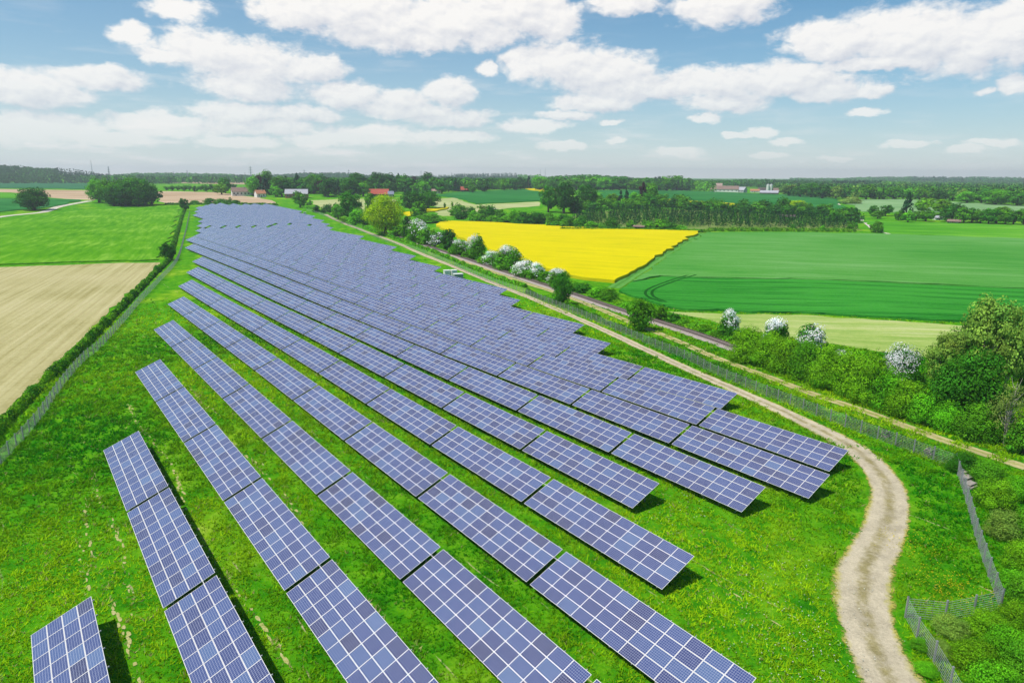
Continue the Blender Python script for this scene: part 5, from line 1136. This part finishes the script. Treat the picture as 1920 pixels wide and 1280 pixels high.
# power pylons and masts on the horizon
STEEL = plain('pylon_steel', (0.33, 0.35, 0.37), 0.6, 0.1, 1, 0.3)
def pylon(x, yb, yt, label, arms=3):
    p = site(x, max(yb, 337)); d = math.hypot(p[0], p[1])
    s = min(1.0, 2200.0 / d); p = np.array([p[0] * s, p[1] * s, 0]); p[2] = h1(p[0], p[1]); m = mpp(p); xx, yy = project(p); h = (yy - yt) * m
    root = empty('power_pylon', tuple(p), random.Random(x).uniform(-.4, .4), label, 'pylon', 'power pylons on the horizon'); t = MB(); b = h * .045; n = 7; k = 0.012 * h
    if arms == 0: t.tube([(0, 0, 0), (0, 0, h)], [k * 1.3, k * .6], 6); t.build('mast', STEEL, root); return
    for sx in (-1, 1):
        for sy in (-1, 1): t.bar((sx * b, sy * b, 0), (sx * b * .18, sy * b * .18, h), k, k)
    for i in range(n):
        z0, z1 = h * i / n, h * (i + 1) / n; w0, w1 = b * (1 - .82 * i / n), b * (1 - .82 * (i + 1) / n)
        for sy in (-1, 1): t.bar((-w0, sy * w0, z0), (w1, sy * w1, z1), k * .5, k * .5); t.bar((w0, sy * w0, z0), (-w1, sy * w1, z1), k * .5, k * .5)
    t.build('tower', STEEL, root)
    for i in range(arms):
        z = h * (.66 + .13 * i); L = h * (.15 - .03 * i); a = MB(); a.bar((-L, 0, z), (L, 0, z), k * .7, k * .7); a.bar((-L, 0, z), (0, 0, z + h * .035), k * .4); a.bar((L, 0, z), (0, 0, z + h * .035), k * .4); a.build('cross_arm', STEEL, root)
for i, (x, yb, yt, a) in enumerate([(175, 336, 302, 0), (206, 337, 313, 3), (327, 341, 322, 2), (353, 343, 320, 2), (472, 346, 313, 3), (461, 346, 324, 2), (556, 346, 325, 2), (572, 346, 319, 3), (655, 345, 319, 3), (790, 343, 321, 3), (847, 343, 324, 2), (1013, 340, 318, 0), (1022, 340, 316, 0)]):
    pylon(x, yb, yt, f"{ORD[i]} {'thin mast' if a == 0 else 'grey power pylon'} from the left on the horizon", a)

# ------------------------------------------------------------------ meadow tufts and flowers
BARE = np.zeros((1600, 900), bool); LINES = []
def mk_bare():
    # pale trodden streaks in the grass along the rows
    m, n, l, b = new_mat('trodden_soil'); t = NT(m)
    l.new(t.ramp(t.noise(5.0, 5, 0.7), [(0.3, (0.20, 0.26, 0.03)), (0.5, (0.36, 0.34, 0.13)), (0.7, (0.48, 0.42, 0.24))]), b.inputs['Base Color']); b.inputs['Roughness'].default_value = 1.0; b.inputs['Specular IOR Level'].default_value = 0.0
    rg = np.random.default_rng(15); V, F = [], []
    def blob(u, n_, lu, ln):
        c = UV_ * u + NV * n_; k = 9; b0 = len(V); pts = []
        for i in range(k):
            a = 2 * math.pi * i / k; r = rg.uniform(.6, 1.15); p = c + UV_ * math.cos(a) * lu * r + NV * math.sin(a) * ln * r; pts.append(p)
        zs = height(np.array([p[0] for p in pts]), np.array([p[1] for p in pts])) + 0.035 + 0.01 * rg.random()
        V.extend([(p[0], p[1], z) for p, z in zip(pts, zs)]); F.append(tuple(range(b0, b0 + k)))
        for du in np.arange(-lu, lu + .1, .2):
            for dn in np.arange(-ln, ln + .1, .2):
                q_ = c + UV_ * du + NV * dn; i, j = int((q_[0] + 200) / .25), int(q_[1] / .25)
                if 0 <= i < 1600 and 0 <= j < 900: BARE[i, j] = True
    lines = [(N0 + PN * k + off, u0, u1, dens) for k, off, u0, u1, dens in [(0, 1.25, 30, 76, 1.0), (0, 2.6, 52, 80, .8), (0, -.4, 56, 74, .5), (1, 1.5, 30, 108, 1.0), (1, .5, 55, 90, .35), (2, 1.6, 20, 130, .55), (3, 1.3, 20, 140, .8), (4, 1.5, 20, 150, .4), (5, 1.4, 20, 160, .25), (6, 1.4, 40, 160, .25)]]
    for n_, u0, u1, dens in lines:
        ph = rg.random(4) * 6.28; LINES.append((n_, u0, u1, dens, ph))
        for u in np.arange(u0, u1, .45):
            g = math.sin(u * .42 + ph[0]) + math.sin(u * .19 + ph[1]) + .7 * math.sin(u * 1.1 + ph[2])
            if rg.random() < dens * (0.18 + 0.34 * max(0, g)): blob(u + rg.normal() * .2, n_ + .45 * math.sin(u * .16 + ph[3]) + rg.normal() * .12, rg.uniform(.2, .55), rg.uniform(.07, .17))
    for (x, y) in [] and [(1465, 1133), (1470, 1140), (1370, 1205), (1378, 1208), (1450, 1250), (1440, 1262), (20, 900), (40, 885), (10, 1085), (60, 870), (1030, 1150), (690, 1215), (745, 1225)]:
        p = site(x, y)[:2]
        for i in range(4): q_ = p + rg.normal(size=2) * .5; blob(q_ @ UV_, q_ @ NV, rg.uniform(.2, .5), rg.uniform(.12, .3))
    tag(obj('bare_soil', mesh_np('bare_soil', V, F, m)), kind='structure')
mk_bare()
def mk_grass():
    rg = np.random.default_rng(77); n = 640000
    yy = 20 + 185 * rg.random(n); xx = (rg.random(n) * 2 - 1) * (0.80 * yy + 12)
    P = np.stack([xx, yy], 1); u = P @ UV_; nn = P @ NV
    # not on the track
    dt = np.full(n, 99.0)
    for q_ in TRACK[::2]:
        if q_[1] < 170: dt = np.minimum(dt, np.hypot(xx - q_[0], yy - q_[1]))
    m = dt > np.where(yy < 75, 2.35, 1.5) + 0.5 * rg.random(n)
    for Q in GP:
        dq = np.full(n, 99.0)
        for q_ in Q[::2]:
            if q_[1] < 215: dq = np.minimum(dq, np.hypot(xx - q_[0], yy - q_[1]))
        m &= dq > 1.5
    m &= rg.random(n) < np.clip((205 - np.hypot(xx, yy)) / 120, 0, 1)
    ix = ((xx + 200) / 0.25).astype(int); iy = (yy / 0.25).astype(int); ok = (ix >= 0) & (ix < BARE.shape[0]) & (iy >= 0) & (iy < BARE.shape[1]); m &= ~(ok & BARE[np.clip(ix, 0, BARE.shape[0] - 1), np.clip(iy, 0, BARE.shape[1] - 1)])
    # nor on the soil field at the left
    m &= ~inside(FIELDS['soil_field'], xx, yy) & ~inside(FIELDS['barley_field'], xx, yy) & ~inside(FIELDS['hay_meadow'], xx, yy) & ~inside(FIELDS['wheat_field'], xx, yy)
    # clumpy growth
    cl = np.sin(xx * .9 + 3 * np.sin(yy * .31)) * np.sin(yy * 1.1 + 2 * np.sin(xx * .27)) + np.sin(xx * 2.3 + yy * .7) * .5
    m &= rg.random(n) < 0.55 + 0.35 * cl
    xx, yy, cl = xx[m], yy[m], cl[m]; n = len(xx); z = height(xx, yy); d = np.hypot(xx, yy)
    big = np.sin(xx * .13 + 1.3 * np.sin(yy * .07)) + np.sin(yy * .11 + xx * .05 + 2 * np.sin(xx * .045)) + rg.normal(size=n) * .45
    tone = np.clip(0.50 + 0.24 * big + 0.16 * np.sin(xx * .55 + 2 * np.sin(yy * .4)) * np.sin(yy * .62 + 1.5 * np.sin(xx * .33)) + 0.10 * cl, 0, 1)[:, None]
    a = np.array([[0.018, 0.205, 0.002]]); b = np.array([[0.32, 0.51, 0.006]]); col = (a * (1 - tone) + b * tone) * (0.7 + 0.6 * rg.random((n, 1)))
    straw = np.zeros(n, bool); uu = xx * UV_[0] + yy * UV_[1]; nv = xx * NV[0] + yy * NV[1]
    for n_, u0, u1, dens, ph in LINES:
        g = np.sin(uu * .42 + ph[0]) + np.sin(uu * .19 + ph[1]) + .7 * np.sin(uu * 1.1 + ph[2])
        straw |= (np.abs(nv - n_ - .45 * np.sin(uu * .16 + ph[3])) < .16 + .16 * rg.random(n)) & (uu > u0) & (uu < u1) & (rg.random(n) < dens * (.25 + .35 * np.maximum(0, g)))
    col[straw] = np.array([0.46, 0.42, 0.17]) * (0.7 + 0.6 * rg.random((straw.sum(), 1)))
    dry = rg.random(n) < 0.015 + 0.03 * (big > 1.1); col[dry] = np.array([0.36, 0.33, 0.12]) * (0.7 + 0.5 * rg.random((dry.sum(), 1)))
    k = 3; H = (0.10 + 0.20 * rg.random(n) * (1 + .5 * (cl > .5))) * np.clip(d / 70, .9, 1.5)
    Vs, Cs = [], []
    for j in range(k):
        a_ = rg.random(n) * 6.283; w = (0.035 + 0.03 * rg.random(n)) * np.clip(d / 55, 1, 2.6); ox, oy = rg.normal(size=n) * .07, rg.normal(size=n) * .07
        lx, ly = rg.normal(size=n) * H * .8, rg.normal(size=n) * H * .8
        p0 = np.stack([xx + ox - np.cos(a_) * w, yy + oy - np.sin(a_) * w, z - .01], 1); p1 = np.stack([xx + ox + np.cos(a_) * w, yy + oy + np.sin(a_) * w, z - .01], 1); p2 = np.stack([xx + ox + lx, yy + oy + ly, z + H], 1)
        Vs.append(np.stack([p0, p1, p2], 1)); c = col * (0.85 + .3 * rg.random((n, 1))); Cs.append(np.stack([c, c, c * 1.15], 1))
    V = np.concatenate(Vs).reshape(-1, 3); cc = np.concatenate(Cs).reshape(-1, 3); F = np.arange(len(V)).reshape(-1, 3)
    tag(obj('grass', mesh_np('grass', V, F, GRASSM, cols=cc)), 'tufty green meadow grass between the panel rows and beside the track', 'grass', kind='stuff')
    # flower heads
    V, Cc = [], []
    def spots(px, rad, num, col, size):
        for (x, y) in px:
            p = site(x, y); t = rg.normal(size=(num, 2)) * rad
            for q_ in t:
                X, Y = p[0] + q_[0], p[1] + q_[1]; V.append((X, Y, h1(X, Y) + .16 + .1 * rg.random())); Cc.append(np.array(col) * (.7 + .5 * rg.random()))
    spots([(1735, 1010), (1720, 1030), (1700, 1015), (1762, 1075), (1785, 1100), (1745, 1090), (1810, 1120), (1770, 1120), (1830, 1110)], 1.3, 80, (0.62, 0.50, 0.02), .05)
    spots([(1505, 1235), (1480, 1150), (1420, 1240), (1560, 1200), (1260, 980), (1300, 930), (1520, 1270), (1380, 1130), (1450, 1060), (1560, 1110)], 2.6, 46, (0.62, 0.62, 0.50), .04)
    spots([(120, 990), (60, 1100), (150, 930), (210, 1000), (90, 1180)], 2.2, 26, (0.50, 0.48, 0.20), .05)
    Cn = np.array(V); Nn = unit(rg.normal(size=(len(Cn), 3)) * .4 + np.array([0, 0, 1.0]))
    v, f, c = cards(rg, Cn, .055, Nn, np.array(Cc), 0.9); tag(obj('wildflowers', mesh_np('wildflowers', v, f, GRASSM, cols=c)), 'small yellow and white wildflowers scattered in the meadow', 'flowers', kind='stuff')
mk_grass()
# ------------------------------------------------------------------ summer haze
def mk_haze():
    m = bpy.data.materials.new('haze'); m.use_nodes = True; n = m.node_tree.nodes; l = m.node_tree.links
    for x in list(n): n.remove(x)
    v = n.new('ShaderNodeVolumePrincipled'); v.inputs['Color'].default_value = (0.86, 0.92, 0.96, 1); v.inputs['Density'].default_value = 0.00015; v.inputs['Anisotropy'].default_value = 0.2
    o = n.new('ShaderNodeOutputMaterial'); l.new(v.outputs[0], o.inputs['Volume'])
    b = MB(); b.box(-6500, 6500, -300, 6800, -4.5, 105)
    h = b.build('haze', m); tag(h, kind='stuff'); h['label'] = 'thin summer haze over the far fields'
HAZE = True
if HAZE: mk_haze()
